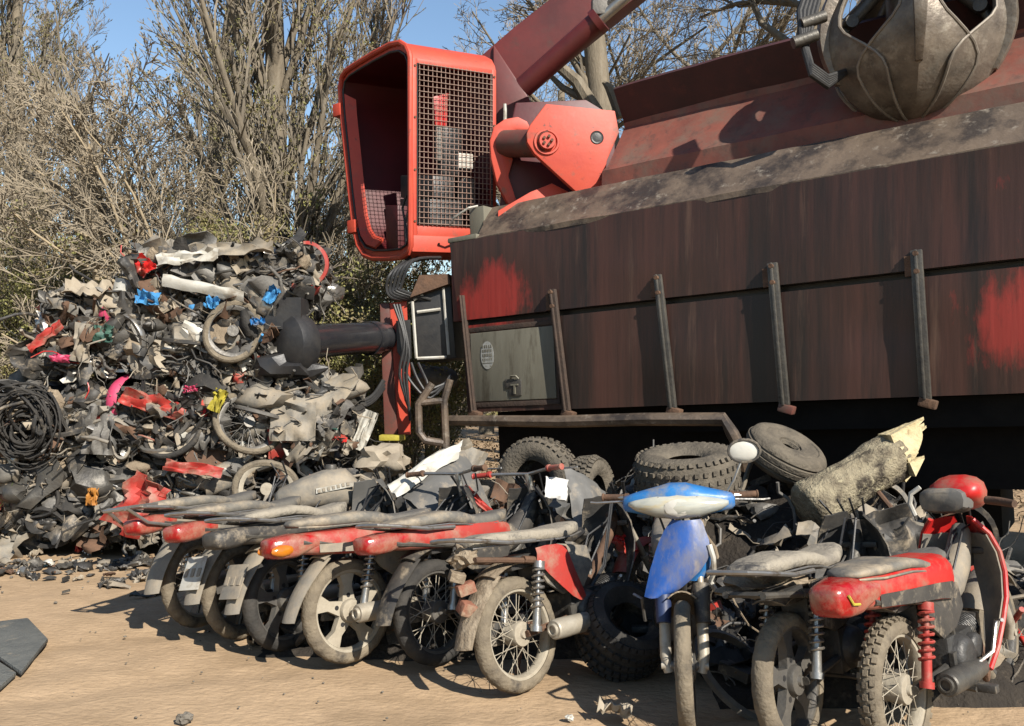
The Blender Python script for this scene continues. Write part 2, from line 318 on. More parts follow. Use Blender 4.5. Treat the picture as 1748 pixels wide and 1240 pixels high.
def tree_meshes(seed, h, r, style, bark='bark', twig='twig', nleaf=0, leafm='dryleaf', dense=1., tmin=.002, lean=(0, 0)):
    rng = np.random.default_rng(seed)
    pop = style == 'poplar'; tall = style == 'tall'; z = np.zeros((1, 3)); A = np.array
    p0, q0 = grow(rng, z, A([[lean[0], lean[1], 1.]]), A([h*(.95 if pop or tall else .72)]), A([r]), A([r*(.12 if pop else .6 if tall else .35)]), 9, .05 if pop else .025 if tall else .09, .03)
    if pop: spec = [(int(34*dense), .12, .97, .25, .6, .22, .42, .45), (9, .1, 1, .2, .6, .35, .6, .5), (8, .15, 1, .25, .7, .3, .55, .55), (3, .2, 1, .3, .8, .35, .6, .7)]; up = .10; wob = .09
    elif tall: spec = [(int(16*dense), .45, 1., .5, 1.2, .25, .42, .4), (7, .15, 1, .4, .95, .35, .62, .5), (6, .15, 1, .4, 1., .32, .6, .55), (4, .2, 1, .4, 1., .35, .65, .6)]; up = .04; wob = .16
    else: spec = [(int(13*dense), .28, 1., .55, 1.15, .42, .72, .6), (8, .15, 1, .4, .95, .35, .62, .5), (7, .15, 1, .4, 1., .32, .6, .55), (5, .2, 1, .4, 1., .35, .65, .6)]; up = .04; wob = .14
    pr, qr = p0, q0; Lp = A([h*.8]); main = [np_tubes(p0, q0, 9)]; fine = []; last = None
    for li, (n, t0, t1, a0, a1, f0, f1, rf) in enumerate(spec):
        s, d, L, r0 = kids(rng, pr, qr, n, t0, t1, a0, a1, f0, f1, rf, Lp)
        r0 = np.maximum(r0, tmin*1.25); K = (6, 4, 3, 2)[li]
        pr, qr = grow(rng, s, d, L, r0, np.maximum(r0*.3, tmin), K, wob, up); Lp = L
        (main if li == 0 else fine).append(np_tubes(pr, qr, 6 if li == 0 else (4 if li == 1 else 3))); last = pr
    V, F = cat_(main); Vf, Ff = cat_(fine); mi = np.zeros(len(Ff), int)
    if nleaf:
        i = rng.integers(0, len(last), nleaf); t = rng.uniform(0, 1, (nleaf, 1)); pts = last[i, 0]*(1-t)+last[i, -1]*t
        lv, lf = leaves(rng, pts, .02); Ff = np.concatenate([Ff, lf+len(Vf)]); Vf = np.concatenate([Vf, lv]); mi = np.concatenate([mi, np.ones(nleaf, int)])
    return (V, F, bark), (Vf, Ff, [twig, leafm], mi)
PROTO = {}
def proto(key, *a, **k): PROTO[key] = tree_meshes(*a, **k)
def plant(key, label, cat, loc, rz, sc_=1., name='bare_tree', group=None):
    t = thing(name, label, cat, loc, (0, 0, rz), group); t.scale = (sc_,)*3
    T = PROTO[key]
    if not isinstance(T[0], bpy.types.Object):
        a = np_mesh('trunk', T[0][0], T[0][1], [T[0][2]], parent=t); b = np_mesh('crown', *T[1][:3], mi=T[1][3], parent=t, smooth=False); PROTO[key] = (a, b)
    else:
        for o in T: c = o.copy(); C.objects.link(c); c.parent = t
    return t
proto('popA', 11, 13, .2, 'poplar', twig='twigdark', nleaf=32000, leafm='drygreen', tmin=.0042)
proto('popB', 12, 12, .19, 'poplar', twig='twig', nleaf=16000, leafm='dryleaf', tmin=.0042)
proto('sprA', 13, 12, .27, 'spread', twig='twigdark', dense=.8, nleaf=400, leafm='orangeleaf', tmin=.005)
proto('sprB', 17, 11, .22, 'spread', twig='twig', nleaf=300, leafm='orangeleaf', tmin=.005, lean=(.2, .05))
proto('tallA', 31, 13, .24, 'tall', twig='twigdark', nleaf=500, leafm='orangeleaf', tmin=.005); proto('tallB', 33, 13, .23, 'tall', twig='twigdark', nleaf=300, leafm='orangeleaf', tmin=.005, lean=(.16, 0))
proto('small', 23, 6.2, .075, 'spread', bark='barkpale', twig='twig', tmin=.005, dense=1.6)
def G(px, Y): p = P(px, 640, Y); return (p.x, Y, 0)
TREES = [('popA', 40, 15, .3, 1.0, 'dense upright bare tree with twiggy brown crown at the left edge'),
 ('popB', -75, 12.5, 1.2, .95, 'upright twiggy tree cut off by the left edge'),
 ('popB', 165, 23, 2.2, .85, 'slim pale tree far behind the snapped trunk'),
 ('popA', 330, 19, 4., 1.0, 'tall upright tree behind the small bare sapling'),
 ('popA', 487, 13.2, 2.7, 1.15, 'dark trunked upright tree between the bales and the cab'),
 ('popB', 575, 17.5, 5.1, .9, 'upright bare tree just left of the red cab'),


 ('tallA', 1048, 14, .4, 1.0, 'thick grey trunk standing right of the red boom'),
 ('tallB', 1252, 14.5, .0, 1.0, 'leaning thick trunk between the boom and the grapple'),
 ('sprA', 1165, 20, 3.3, .9, 'bare tree far behind between the two thick trunks'),
 ('sprB', 950, 17, 2.5, .95, 'bare tree right behind the boom foot'),
 ('sprA', 1395, 18, 1.7, .9, 'bare tree behind the black hoses of the grapple'),
 ('sprB', 1500, 22, 4.4, 1.0, 'bare tree behind the closed grapple'),
 ('sprA', 1690, 17, 5.3, 1.0, 'bare tree at the right edge behind the brown post'),
 ('sprB', 1120, 26, 5.9, 1.0, 'most distant bare tree over the dull red lid'),
 ('sprA', 1330, 25, .9, 1.05, 'distant bare tree left of the grapple'),
 ('sprB', 1195, 20, 2.1, 1.2, 'bare tree with pale twigs midway between the two thick trunks'),
 ('sprB', 830, 24, 1.1, 1.0, 'distant bare tree behind the cab and the boom')]
for k, px, Y, rz, s_, lab in TREES: plant(k, lab, 'tree', G(px, Y), rz, s_, group='bare trees behind the yard')
plant('small', 'small bare sapling with pale stem and fan of thin branches above the bales', 'tree', G(322, 10.6), 1.0, .93, 'sapling')
def brush(key, seed, h, w, ntw, nl, leafm):
    rng = np.random.default_rng(seed); n = ntw; an = rng.uniform(0, 6.28, n); rad = w*.55*np.sqrt(rng.uniform(0, 1, n))
    s = np.stack([np.cos(an)*rad, np.sin(an)*rad*.7, np.zeros(n)], 1); d = np.stack([s[:, 0]*.25/w*2, s[:, 1]*.25/w*2, np.ones(n)], 1)+rng.normal(0, .12, (n, 3))
    L = h*rng.uniform(.55, 1.08, n); r0 = rng.uniform(.006, .02, n); p, q = grow(rng, s, d, L, r0, np.full(n, .004), 8, .17, .03)
    s2, d2, L2, r2 = kids(rng, p, q, 9, .2, 1, .3, .9, .14, .32, .6, L); p2, q2 = grow(rng, s2, d2, L2, np.maximum(r2, .005), np.full(len(s2), .0035), 5, .26, .03)
    s3, d3, L3, r3 = kids(rng, p2, q2, 3, .2, 1, .4, 1., .4, .7, .7, L2); p3, q3 = grow(rng, s3, d3, L3, np.full(len(s3), .004), np.full(len(s3), .003), 3, .3, .02)
    V, F = cat_([np_tubes(p, q, 4)]); Vf, Ff = cat_([np_tubes(p2, q2, 3), np_tubes(p3, q3, 3)]); mi = np.zeros(len(Ff), int)
    i = rng.integers(0, len(p3), nl); t = rng.uniform(0, 1, (nl, 1)); pts = p3[i, 0]*(1-t)+p3[i, -1]*t+rng.normal(0, .05, (nl, 3))
    lv, lf = leaves(rng, pts, .024 if key == 'bruB' else .016); Ff = np.concatenate([Ff, lf+len(Vf)]); Vf = np.concatenate([Vf, lv]); mi = np.concatenate([mi, np.ones(nl, int)])
    PROTO[key] = ((V, F, 'twigdark'), (Vf, Ff, ['twig', leafm], mi))
brush('bruA', 5, 4.6, 3.2, 90, 34000, 'dryleaf'); brush('bruB', 6, 3.6, 3.0, 90, 60000, 'drygreen'); brush('bruC', 7, 5.4, 2.6, 100, 22000, 'dryleaf')
BR = [('bruC', 40, 14, 0, 1.05, 'tall brown brush at the far left under the upright tree'), ('bruB', 20, 11.5, 1, .78, 'low olive brush at the left edge beside the bales'),
 ('bruA', 175, 13.5, 2, .85, 'brown brush behind the snapped trunk'), ('bruB', 265, 12.5, 3, 1.0, 'olive brown brush left of the sapling'),
 ('bruA', 400, 13, 4, 1.05, 'tall brown brush right of the sapling'), ('bruC', 470, 14.5, 5, 1.15, 'tallest brown brush between sapling and cab'),
 ('bruB', 560, 13, .5, 1.15, 'olive dry brush beside the red cab'), ('bruA', 610, 15, 1.5, .95, 'brown brush partly behind the red cab'),
 ('bruB', -5, 12.6, 2.9, 1.0, 'yellow green brush at the far left edge above the cable coil'), ('bruB', 470, 12.3, 4.0, .9, 'yellow green brush right behind the topmost bale'),
 ('bruB', 640, 12.4, 2.2, .75, 'low olive brush under the red cab'), ('bruA', 110, 16, 3.4, 1.0, 'brown brush further back between the left trees'),
 ('bruC', 1120, 26, 2.0, .9, 'far brush over the dull red lid')]
for k, px, Y, rz, s_, lab in BR: plant(k, lab, 'brush', G(px, Y), rz, s_, 'brush', 'dry brush behind the yard')
def far_wood():
    rng = np.random.default_rng(3); n = 2600; x = rng.uniform(-55, 55, n); y = rng.uniform(32, 48, n); s = np.stack([x, y, np.zeros(n)], 1)
    h = rng.uniform(3, 6.5, n); p, q = grow(rng, s, np.tile([0, 0, 1.], (n, 1))+rng.normal(0, .15, (n, 3)), h, np.full(n, .05), np.full(n, .02), 5, .08, .02)
    s2, d2, L2, r2 = kids(rng, p, q, 8, .1, 1, .3, 1., .15, .35, .5, h); p2, q2 = grow(rng, s2, d2, L2, np.full(len(s2), .02), np.full(len(s2), .011), 3, .15, .03)
    V, F = cat_([np_tubes(p, q, 3), np_tubes(p2, q2, 3)]); i = rng.integers(0, len(p2), 26000); pts = p2[i, 2]; lv, lf = leaves(rng, pts, .16)
    o = np_mesh('distant_woodland', np.concatenate([V, lv]), np.concatenate([F, lf+len(V)]), ['twig', 'dryleaf'], np.concatenate([np.zeros(len(F), int), np.ones(len(lf), int)]), smooth=False)
    o['kind'] = 'stuff'; tag(o, 'far brown winter woodland closing the view behind the yard', 'woodland')
far_wood()
def litter():                          # dry leaves and grass under the trees
    rng = np.random.default_rng(8); n = 30000; pts = np.stack([rng.uniform(-16, 14, n), rng.uniform(9.4, 22, n), rng.uniform(0, .05, n)], 1); V, F = leaves(rng, pts, .04, 2.)
    o = np_mesh('leaf_litter', V, F, ['litter'], smooth=False); o['kind'] = 'stuff'; tag(o, 'brown leaf litter covering the ground under the trees', 'leaf litter')
    n = 700; s = np.stack([rng.uniform(-5.1, -4.6, n), rng.uniform(7.6, 9.4, n), np.zeros(n)], 1); L = rng.uniform(.2, .9, n)
    p, q = grow(rng, s, np.tile([0, 0, 1.], (n, 1))+rng.normal(0, .25, (n, 3)), L, np.full(n, .006), np.full(n, .002), 3, .15, -.03); V, F = np_tubes(p, q, 3)
    o = np_mesh('green_grass', V, F, ['lime'], smooth=False); o['kind'] = 'stuff'; tag(o, 'tuft of green grass left of the scrap bales', 'grass')
litter()
def snapped():
    random.seed(4); t = thing('snapped_tree', 'snapped pale tree trunk leaning above the left bales', 'tree', G(190, 10.8)); o = t.location
    mb = MB(); Y = 10.8; pts = [P(200, 840, Y), P(185, 600, Y), P(168, 400, Y), P(160, 330, Y), P(148, 275, Y), P(138, 205, Y)]
    mb.tube(pts, [.12, .115, .105, .10, .085, .02], 9); mb.build('trunk', 'barkpale', t, o)
    mb = MB(); mb.tube([P(162, 330, Y), P(190, 375, Y-.2), P(215, 395, Y-.3), P(245, 425, Y-.4)], [.045, .04, .035, .02], 7)
    mb.tube([P(40, 292, Y), P(110, 325, Y), P(180, 355, Y), P(225, 395, Y-.1), P(250, 425, Y-.2)], [.02, .03, .04, .045, .045], 7)
    for i in range(14):
        a = Vector(pts[random.choice((3, 4, 5))]); b = a+Vector((rr(-.9, .8), rr(-.4, .4), rr(.3, 1.6))); mb.tube([a, (a+b)/2+Vector((rr(-.1, .1), 0, .1)), b], [.022, .015, .006], 5)
    mb.build('limb', 'bark', t, o)
    t = thing('dead_limb', 'thick dead limb leaning up behind the boom', 'tree limb', G(1010, 13)); o = t.location; mb = MB()
    mb.tube([P(1085, 330, 13), P(1030, 215, 13), P(985, 140, 13), P(945, 105, 13), P(900, 95, 13.2)], [.16, .13, .10, .08, .05], 8); mb.build('limb', 'bark', t, o)
    mb = MB(); mb.tube([P(1010, 178, 13), P(960, 150, 13.1), P(930, 120, 13.3)], [.07, .05, .03], 7); mb.tube([P(1060, 200, 12.9), P(1040, 150, 12.9), P(1030, 140, 12.9)], [.09, .07, .03], 7); mb.build('side_branch', 'bark', t, o)
snapped()
# ------------------------------------------------------------------ the scrap baler
tt = R_(3.0); u0 = Vector((.82, -.573, 0)).normalized(); U = u0*math.cos(tt)+Vector((0, 0, 1))*math.sin(tt); Vv = Vector((-u0.y, u0.x, 0)); Wv = U.cross(Vv); OO = P(785, 705, 9.5)
LR = Matrix((U, Vv, Wv)).transposed()
def L(a, b, c): return OO+U*a+Vv*b+Wv*c
def onL(px, py, b=0): return onplane(px, py, OO+Vv*b, Vv)
def lp(p): q = p-OO; return q.dot(U), q.dot(Vv), q.dot(Wv)
def lbox(mb, a0, a1, b0, b1, c0, c1): mb.hexa([L(a0, b0, c0), L(a1, b0, c0), L(a1, b1, c0), L(a0, b1, c0), L(a0, b0, c1), L(a1, b0, c1), L(a1, b1, c1), L(a0, b1, c1)])
def baler():
    random.seed(9)
    B = thing('scrap_baler', 'grimy red mobile scrap baler with crane cab and boom parked behind the motorcycles', 'baler', (OO.x+2.2, OO.y-.6, 0)); o = B.location
    def wear(ob, fn):
        at = ob.data.attributes.new('wear', 'FLOAT', 'POINT'); at.data.foreach_set('value', np.array([fn(*lp(v.co+o)) for v in ob.data.vertices], np.float32))
    g = lambda x, c, w: math.exp(-((x-c)/w)**2)
    def wf(a, b, c): return .55*g(a, .55, .55)*g(c, 1.3, .4)+.25*g(a, .3, .8)*g(c, 1.0, .3)+.62*g(a, 5.4, .55)*g(c, .5, .45)+.12*g(a, 1.8, .6)*g(c, .4, .5)+.22*g(a, 5.3, .5)*g(c, 1.4, .5)
    def panel(name, a0l, a0h, c0, c1, b0, th):
        mb = MB(); n = 46; k = 8; gr = []
        for i in range(n+1):
            r = []
            for j in range(k+1):
                f = j/k; a0 = a0l+(a0h-a0l)*f; a = a0+(7.6-a0)*i/n; c = c0+(c1-c0)*f
                r.append(L(a, b0-.022*noise.noise((a*1.1, c*1.5, 5))-.006*noise.noise((a*5, c*5, 2)), c))
            gr.append(r)
        mb.sheet(gr, -th); ob = mb.build(name, 'grime', B, o, ang=50); wear(ob, wf); return ob
    panel('upper_wall_panel', .06, -.02, .99, 1.84, 0, .03); panel('lower_wall_panel', .12, .09, 0, .93, .02, .03)
    mb = MB(); lbox(mb, .14, 7.6, .07, 1.9, .012, .925); lbox(mb, .1, 7.6, .10, 1.9, .927, .988); lbox(mb, .05, 7.6, .05, 1.9, .99, 1.83); mb.build('hull', 'black', B, o)
    mb = MB(); lbox(mb, -.04, .05, .0, 1.9, .99, 1.845); mb.build('end_plate', 'machine_dull', B, o, bevel=.008)
    # dusty chamfer along the top, dented
    mb = MB(); gr = []
    for i in range(61):
        a = .32+7.28*i/60; r = []
        for j, (b, c) in enumerate(((-.025, 1.80), (-.03, 1.85), (.02, 1.885), (.14, 2.02), (.26, 2.15), (.35, 2.24), (.46, 2.27), (.62, 2.27))):
            r.append(L(a-(.1 if i == 0 and j > 3 else 0), b+.006*noise.noise((a*3, j*1.3, 2))*(j != 7), c+.010*noise.noise((a*2.3, j*.7, 9))))
        gr.append(r)
    mb.sheet(gr, .04); mb.build('chamfered_top', 'topgrime', B, o, ang=30)
    mb = MB(); lbox(mb, -.05, .34, -.03, .5, 1.846, 1.90); lbox(mb, .10, .30, .18, .52, 1.90, 2.24); mb.build('corner_cap', 'olive', B, o, bevel=.012)
    mb = MB(); mb.tube([onL(768, 385, .1), onL(775, 372, .05), onL(800, 355, .08), onL(815, 352, .2)], .012, 6); mb.build('bent_rod', 'white', B, o)
    # struts over the gap
    for i, (x0, y0, x1, y1) in enumerate(((792, 505, 812, 702), (945, 495, 970, 702), (1125, 470, 1150, 697), (1320, 450, 1341, 692), (1565, 428, 1581, 682))):
        a = onL(x0, y0, -.02); b = onL(x1, y1, -.02); d = (a-b).normalized(); w_ = (.035, .075, .075, .085, .085)[i]; mb = MB()
        n = -Vv; s_ = d.cross(n).normalized()*w_/2
        mb.prism([a-s_, a+s_, b+s_, b-s_], n*.05); mb.prism([a-s_*.25+n*.05, a+s_*.25+n*.05, b+s_*.25+n*.05, b-s_*.25+n*.05], n*.03)
        st = mb.build('strut', 'rustdark' if i in (0, 1) else 'steel', B, o, bevel=.006); mb = MB()
        if i:
            for t in (.03, .17): q = a-d*t; mb.cyl(q+n*.05, q+n*.085, .02, 10); 
            mb.box(a-d*.12-s_*1.5+n*.02, (.05, .05, .16), LR); mb.build('bolt', 'rust', st, o)
        mb = MB(); mb.box(b+n*.03+Vector((.02, 0, -.03)), (.13, .10, .07), LR @ Matrix.Rotation(.3, 3, 'Y')); mb.build('foot', 'machine_dull' if i == 3 else 'rust', st, o, bevel=.012)
    # tool box door
    mb = MB(); lbox(mb, .205, 1.255, -.03, .0, .11, .84); d = mb.build('toolbox_door', 'olive', B, o, bevel=.01)
    mb = MB()
    for q in ((.17, 1.29, .85, .90), (.17, 1.29, .05, .10)): lbox(mb, q[0], q[1], -.026, .0, q[2], q[3])
    lbox(mb, .17, .20, -.026, 0, .10, .85); lbox(mb, 1.262, 1.29, -.026, 0, .10, .85); mb.build('door_frame', 'rustdark', d, o, bevel=.005)
    mb = MB(); k = onL(880, 662, -.034); mb.box(k, (.15, .02, .17), LR); lbox(mb, .64, .76, -.043, -.033, .235, .33); mb.build('latch', 'steel', d, o, bevel=.006)
    mb = MB(); mb.box(k-Vv*.018+Wv*.03, (.09, .012, .016), LR); mb.box(k-Vv*.018-Wv*.02, (.02, .012, .09), LR); mb.tube([k-Vv*.012+Wv*.09-U*.05, k-Vv*.03+Wv*.12-U*.03, k-Vv*.03+Wv*.12+U*.03, k-Vv*.012+Wv*.09+U*.05], .01, 6); mb.build('handle', 'olive', d, o)
    mb = MB(); c = onL(832, 608, -.034); mb.prism([c+U*.085*math.cos(t)+Wv*.155*math.sin(t)*(1 if math.sin(t) > 0 else .9) for t in [2*math.pi*i/28 for i in range(28)]], -Vv*.003); mb.build('sticker', 'sticker', d, o)
    mb = MB()
    for i, r in ((.10, 5), (.055, 6), (.01, 6), (-.035, 5)):
        for j in range(r): q = c-Vv*.0045+U*(-.055+.11*j/(r-1))+Wv*i; mb.box(q, (.012, .002, .03 if (i > 0) else .02), LR)
    mb.box(c-Vv*.0045-Wv*.075, (.14, .002, .006), LR); mb.build('print', 'olive', d, o)
    for txt, px, py, size, mm in (('WX2', 800, 541, .085, 'pale_mark'), ('- - -', 846, 536, .06, 'pale_mark')):
        cu = bpy.data.curves.new('t', 'FONT'); cu.body = txt; cu.size = size; cu.extrude = .0015; to = bpy.data.objects.new('t', cu); C.objects.link(to)
        bpy.context.view_layer.update(); me = bpy.data.meshes.new_from_object(to.evaluated_get(bpy.context.evaluated_depsgraph_get())); bpy.data.objects.remove(to); me.materials.append(M[mm])
        q = onL(px, py, -.024); R3 = Matrix((U, Wv, -Vv)).transposed().to_4x4(); me.transform(Matrix.Translation(q-o) @ R3)
        ob = bpy.data.objects.new('lettering', me); C.objects.link(ob); ob.parent = B
    mb = MB(); a0, _, c0 = lp(onL(1698, 515)); a1, _, c1 = lp(onL(1770, 470)); lbox(mb, a0, a1, -.012, .012, c0, c1); lb = mb.build('label_plate', 'pale_mark', B, o)
    # lower rail and underframe
    mb = MB(); mb.tube([onL(768, 718, -.12), onL(960, 720, -.14), onL(1100, 716, -.14), onL(1236, 716, -.14), onL(1250, 740, -.12), onL(1268, 775, -.05), onL(1272, 800, .05)], [.055, .06, .06, .06, .06, .055, .05], 8); mb.build('side_rail', 'topgrime', B, o)
    mb = MB(); lbox(mb, .25, 7.6, .35, 1.9, -.75, -.01); lbox(mb, .3, 5.0, .95, 1.9, -1.22, -.75); mb.build('chassis', 'underbody', B, o)  # lower box added to block light coming through beneath
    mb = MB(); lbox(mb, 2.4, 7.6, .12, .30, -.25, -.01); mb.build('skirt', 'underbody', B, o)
    for i, a in enumerate((1.3, 2.5, 3.7)):
        c = L(a, .65, 0); c.z = .52; mb = MB(); mb.lathe([(.2, -.13), (.30, -.14), (.46, -.14), (.52, -.10), (.52, .10), (.46, .14), (.3, .14), (.2, .13)], c, Vv, 36, jag=lambda i_, j_: -.012*(i_ % 2) if j_ in (3, 4) else 0)
        w = mb.build('wheel', 'black', B, o); mb = MB(); mb.lathe([(.001, -.05), (.1, -.08), (.2, -.03), (.29, -.10), (.29, .1), (.001, .1)], c, Vv, 24); mb.build('rim', 'steel', w, o)
    # hinged lid behind the chamfer
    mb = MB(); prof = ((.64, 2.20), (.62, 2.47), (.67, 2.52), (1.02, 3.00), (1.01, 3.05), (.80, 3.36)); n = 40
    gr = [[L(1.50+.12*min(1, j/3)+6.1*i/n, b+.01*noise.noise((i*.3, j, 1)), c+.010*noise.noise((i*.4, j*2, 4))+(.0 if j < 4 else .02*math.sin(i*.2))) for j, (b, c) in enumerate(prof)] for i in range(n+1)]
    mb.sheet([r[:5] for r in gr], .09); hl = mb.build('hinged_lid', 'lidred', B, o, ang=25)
    mb = MB(); mb.sheet([[r[4]+Vv*.002, r[5]] for r in gr], .085); mb.build('lid_shade_band', 'shadered', hl, o, ang=25)  # band leans out and is coloured dark to carry the shade there
    mb = MB(); a0, _, c0 = lp(onL(1716, 190, 1.3)); a1, _, c1 = lp(onL(1716, 25, 1.3)); 
    mb.hexa([L(a0, 1.2, 2.2), L(a0+.9, 1.2, 2.2), L(a0+.9, 1.6, 2.2), L(a0, 1.6, 2.2), L(a0, 1.2, c1), L(a0+.9, 1.2, c1+.15), L(a0+.9, 1.6, c1+.15), L(a0, 1.6, c1)]); mb.build('end_post', 'topgrime', B, o, bevel=.02)
    # ---------------- hinge plates of the crane foot
    pn = Vector((.12, -1, .02)).normalized(); p0 = P(975, 250, 9.35)
    def plate(pts, th, dy=0): return [onplane(x, y, p0+Vector((0, dy, 0)), pn) for x, y in pts], -pn*th
    mb = MB(); poly, off = plate([(932, 177), (1050, 189), (1057, 226), (1036, 275), (1031, 326), (985, 329), (950, 297), (912, 262), (900, 243), (899, 228), (905, 213)], .09); mb.prism(poly, off); hp = mb.build('hinge_plate', 'machine_red', B, o, bevel=.014)
    c = onplane(933, 243, p0, pn); mb = MB(); mb.lathe([(.001, .065), (.085, .065), (.09, .055), (.09, -.2)], c, pn, 24); mb.lathe([(.10, -.01), (.115, .022), (.135, .022), (.145, -.01)], c, pn, 28); mb.build('pin', 'machine_red', hp, o)
    mb = MB()
    for t in range(5): q = c+pn*.068+Vector((math.cos(t*1.25)*.045, 0, math.sin(t*1.25)*.045)); mb.cyl(q, q+pn*.02, .017, 6)
    mb.build('bolt', 'rust', hp, o)
    h = onplane(1019, 235, p0, pn); mb = MB(); mb.lathe([(.001, .004), (.048, .004), (.052, .003), (.068, .010), (.074, .0)], h, pn, 24); mb.build('hole', 'black', hp, o)  # flat black disc painted for the dark inside of a hole
    mb = MB(); poly, off = plate([(843, 216), (862, 203), (884, 199), (900, 207), (908, 222), (880, 222), (868, 232), (866, 250), (876, 272), (868, 300), (878, 330), (884, 350), (868, 350), (848, 312), (838, 270), (836, 240)], .12, .5); mb.prism(poly, off); mb.build('hinge_plate', 'machine_red', B, o, bevel=.02)
    mb = MB(); mb.cyl(c+Vector((.05, .05, 0)), onplane(862, 246, p0+Vector((0, .55, 0)), pn), .15, 20); mb.build('pivot_tube', 'machine_dull', B, o)
    mb = MB(); q = [onplane(x, y, p0+Vector((0, .22, 0)), pn) for x, y in ((850, 360), (905, 328), (942, 313), (985, 335), (990, 372), (850, 392))]; mb.prism(q, Vector((0, .12, 0))); mb.build('gusset', 'machine_red', B, o, bevel=.01)
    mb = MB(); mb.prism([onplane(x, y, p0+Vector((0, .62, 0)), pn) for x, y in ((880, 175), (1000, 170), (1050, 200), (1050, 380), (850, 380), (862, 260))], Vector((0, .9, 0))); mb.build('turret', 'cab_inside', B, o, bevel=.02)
    # ---------------- cab
    K = P(702, 255, 9.75); Rr = P(845, 255, 10.3); Lf = P(605, 255, 10.9); e = Rr-K; e.z = .05; dl = Lf-K; dl.z = 0; nl = dl.cross(Vector((0, 0, 1))).normalized()
    ol = [(703, 100), (702, 92), (697, 80), (686, 73), (670, 76), (640, 92), (610, 110), (594, 121), (586, 132), (583, 150), (585, 180), (592, 250), (600, 330), (607, 390), (614, 420), (624, 436), (640, 442), (665, 442), (688, 440), (700, 432), (704, 420), (704, 400)]
    lo = [onplane(x, y, K, nl) for x, y in ol]; n = len(lo); cen = sum(lo, Vector())/n
    li = [cen+(p-cen)*.93 for p in lo]; hi = [p+e for p in lo]; hin = [cen+e*.965+(p-cen)*.93 for p in lo]
    cab = MB()
    cab.add(lo+hi, [(i, i+1, n+i+1, n+i) for i in range(n-1)])
    cab.add(lo+li, [(i, (i+1) % n, n+(i+1) % n, n+i) for i in range(n)])
    cab.add(hi, [tuple(range(n))])
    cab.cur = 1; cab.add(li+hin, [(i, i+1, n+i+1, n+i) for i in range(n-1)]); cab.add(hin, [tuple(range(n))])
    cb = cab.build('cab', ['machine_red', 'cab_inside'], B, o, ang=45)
    fr = MB(); rim = [p-e.normalized()*.02 for p in lo]; fr.tube(rim, .032, 8, closed=True); fr.build('door_frame', 'machine_red', cb, o)
    sl_ = MB(); sl_.tube([p+(cen-p)*.075-e.normalized()*.012 for p in lo], .013, 6, closed=True); sl_.build('door_seal', 'hose', cb, o)
    lip = MB(); lj = [i for i in range(9, 17)]; lip.sheet([[li[i]+(cen-li[i])*.04-e*.01, li[i]+(cen-li[i])*.13+e*.10] for i in lj], .03); lip.build('door_lip', 'machine_red', cb, o)
    def rf(s_, px_y, inset=0):         # point on the right face: s_ 0..1 along e, height from photo row at K
        return onplane(703, px_y, K, nl)+e*s_-nl*0+(-e.cross(Vector((0, 0, 1))).normalized()*0)
    out = (e.cross(Vector((0, 0, 1)))).normalized()
    if out.y > 0: out = -out
    def fbox(mb, s0, s1, y0, y1, t0, t1):
        q = [rf(s0, y1), rf(s1, y1), rf(s1, y0), rf(s0, y0)]; mb.prism([p+out*t0 for p in q], out*(t1-t0))
    fb = MB(); fbox(fb, 0, .055, 99, 402, -.04, .015); fbox(fb, .945, 1, 99, 402, -.04, .015); fbox(fb, .055, .945, 99, 108, -.04, .014); fbox(fb, .055, .945, 383, 402, -.04, .014); fbox(fb, 0, 1, 402, 430, -.04, .0145)
    fb.build('window_frame', 'machine_red', cb, o, bevel=.008)
    sl_ = MB(); sl_.tube([rf(q, y)+out*.017 for q, y in ((.055, 108), (.945, 108), (.945, 383), (.055, 383))], .011, 6, closed=True); sl_.build('window_seal', 'hose', cb, o)
    for q, y in ((.028, 112), (.028, 200), (.028, 290), (.028, 378), (.972, 112), (.972, 200), (.972, 290), (.972, 378), (.3, 416), (.7, 416)):
        bt = MB(); c_ = rf(q, y); bt.cyl(c_, c_+out*.026, .014, 6); bt.build('bolt', 'rust', cb, o)
    gd = MB()
    for i in range(18): s_ = .075+.85*i/17; j = rr(-.004, .004); gd.tube([rf(s_, 106)+out*.03, rf(s_+j, 240)+out*(.035+j), rf(s_, 385)+out*.03], .0042, 5)
    for i in range(30): y = 109+9.4*i; j = rr(-.6, .6); gd.tube([rf(.06, y)+out*.042, rf(.5, y+j)+out*.046, rf(.945, y)+out*.042], .0042, 5)
    gd.build('window_guard', 'guardwire', cb, o)
    st = MB(); st.prism([rf(.55, 300)-out*.5, rf(.80, 300)-out*.5, rf(.82, 190)-out*.45, rf(.58, 190)-out*.45], -out*.15); st.prism([rf(.40, 330)-out*.45, rf(.8, 330)-out*.45, rf(.8, 300)-out*.45, rf(.4, 300)-out*.45], -out*.5); st.build('seat', 'black', cb, o, bevel=.03)
    st = MB(); st.prism([rf(.62, 275)-out*.16, rf(.80, 275)-out*.16, rf(.80, 247)-out*.16, rf(.62, 247)-out*.16], -out*.06); st.build('pale_box', 'white', cb, o, bevel=.01)  # plain pale box inside the cab
    st = MB(); st.prism([rf(.36, 200)-out*.2, rf(.5, 200)-out*.2, rf(.52, 140)-out*.2, rf(.34, 150)-out*.2], -out*.04); st.build('control_column', 'red', cb, o, bevel=.01)
    st = MB(); st.prism([rf(.38, 262)-out*.22, rf(.46, 262)-out*.22, rf(.48, 200)-out*.22, rf(.38, 200)-out*.22], -out*.05); st.prism([rf(.64, 345)-out*.2, rf(.84, 345)-out*.2, rf(.84, 290)-out*.2, rf(.70, 290)-out*.2], -out*.1); st.build('joystick', 'grey', cb, o, bevel=.015)
    bx = MB(); bl = lambda x, y, k: onplane(x, y, K, nl)+e*k
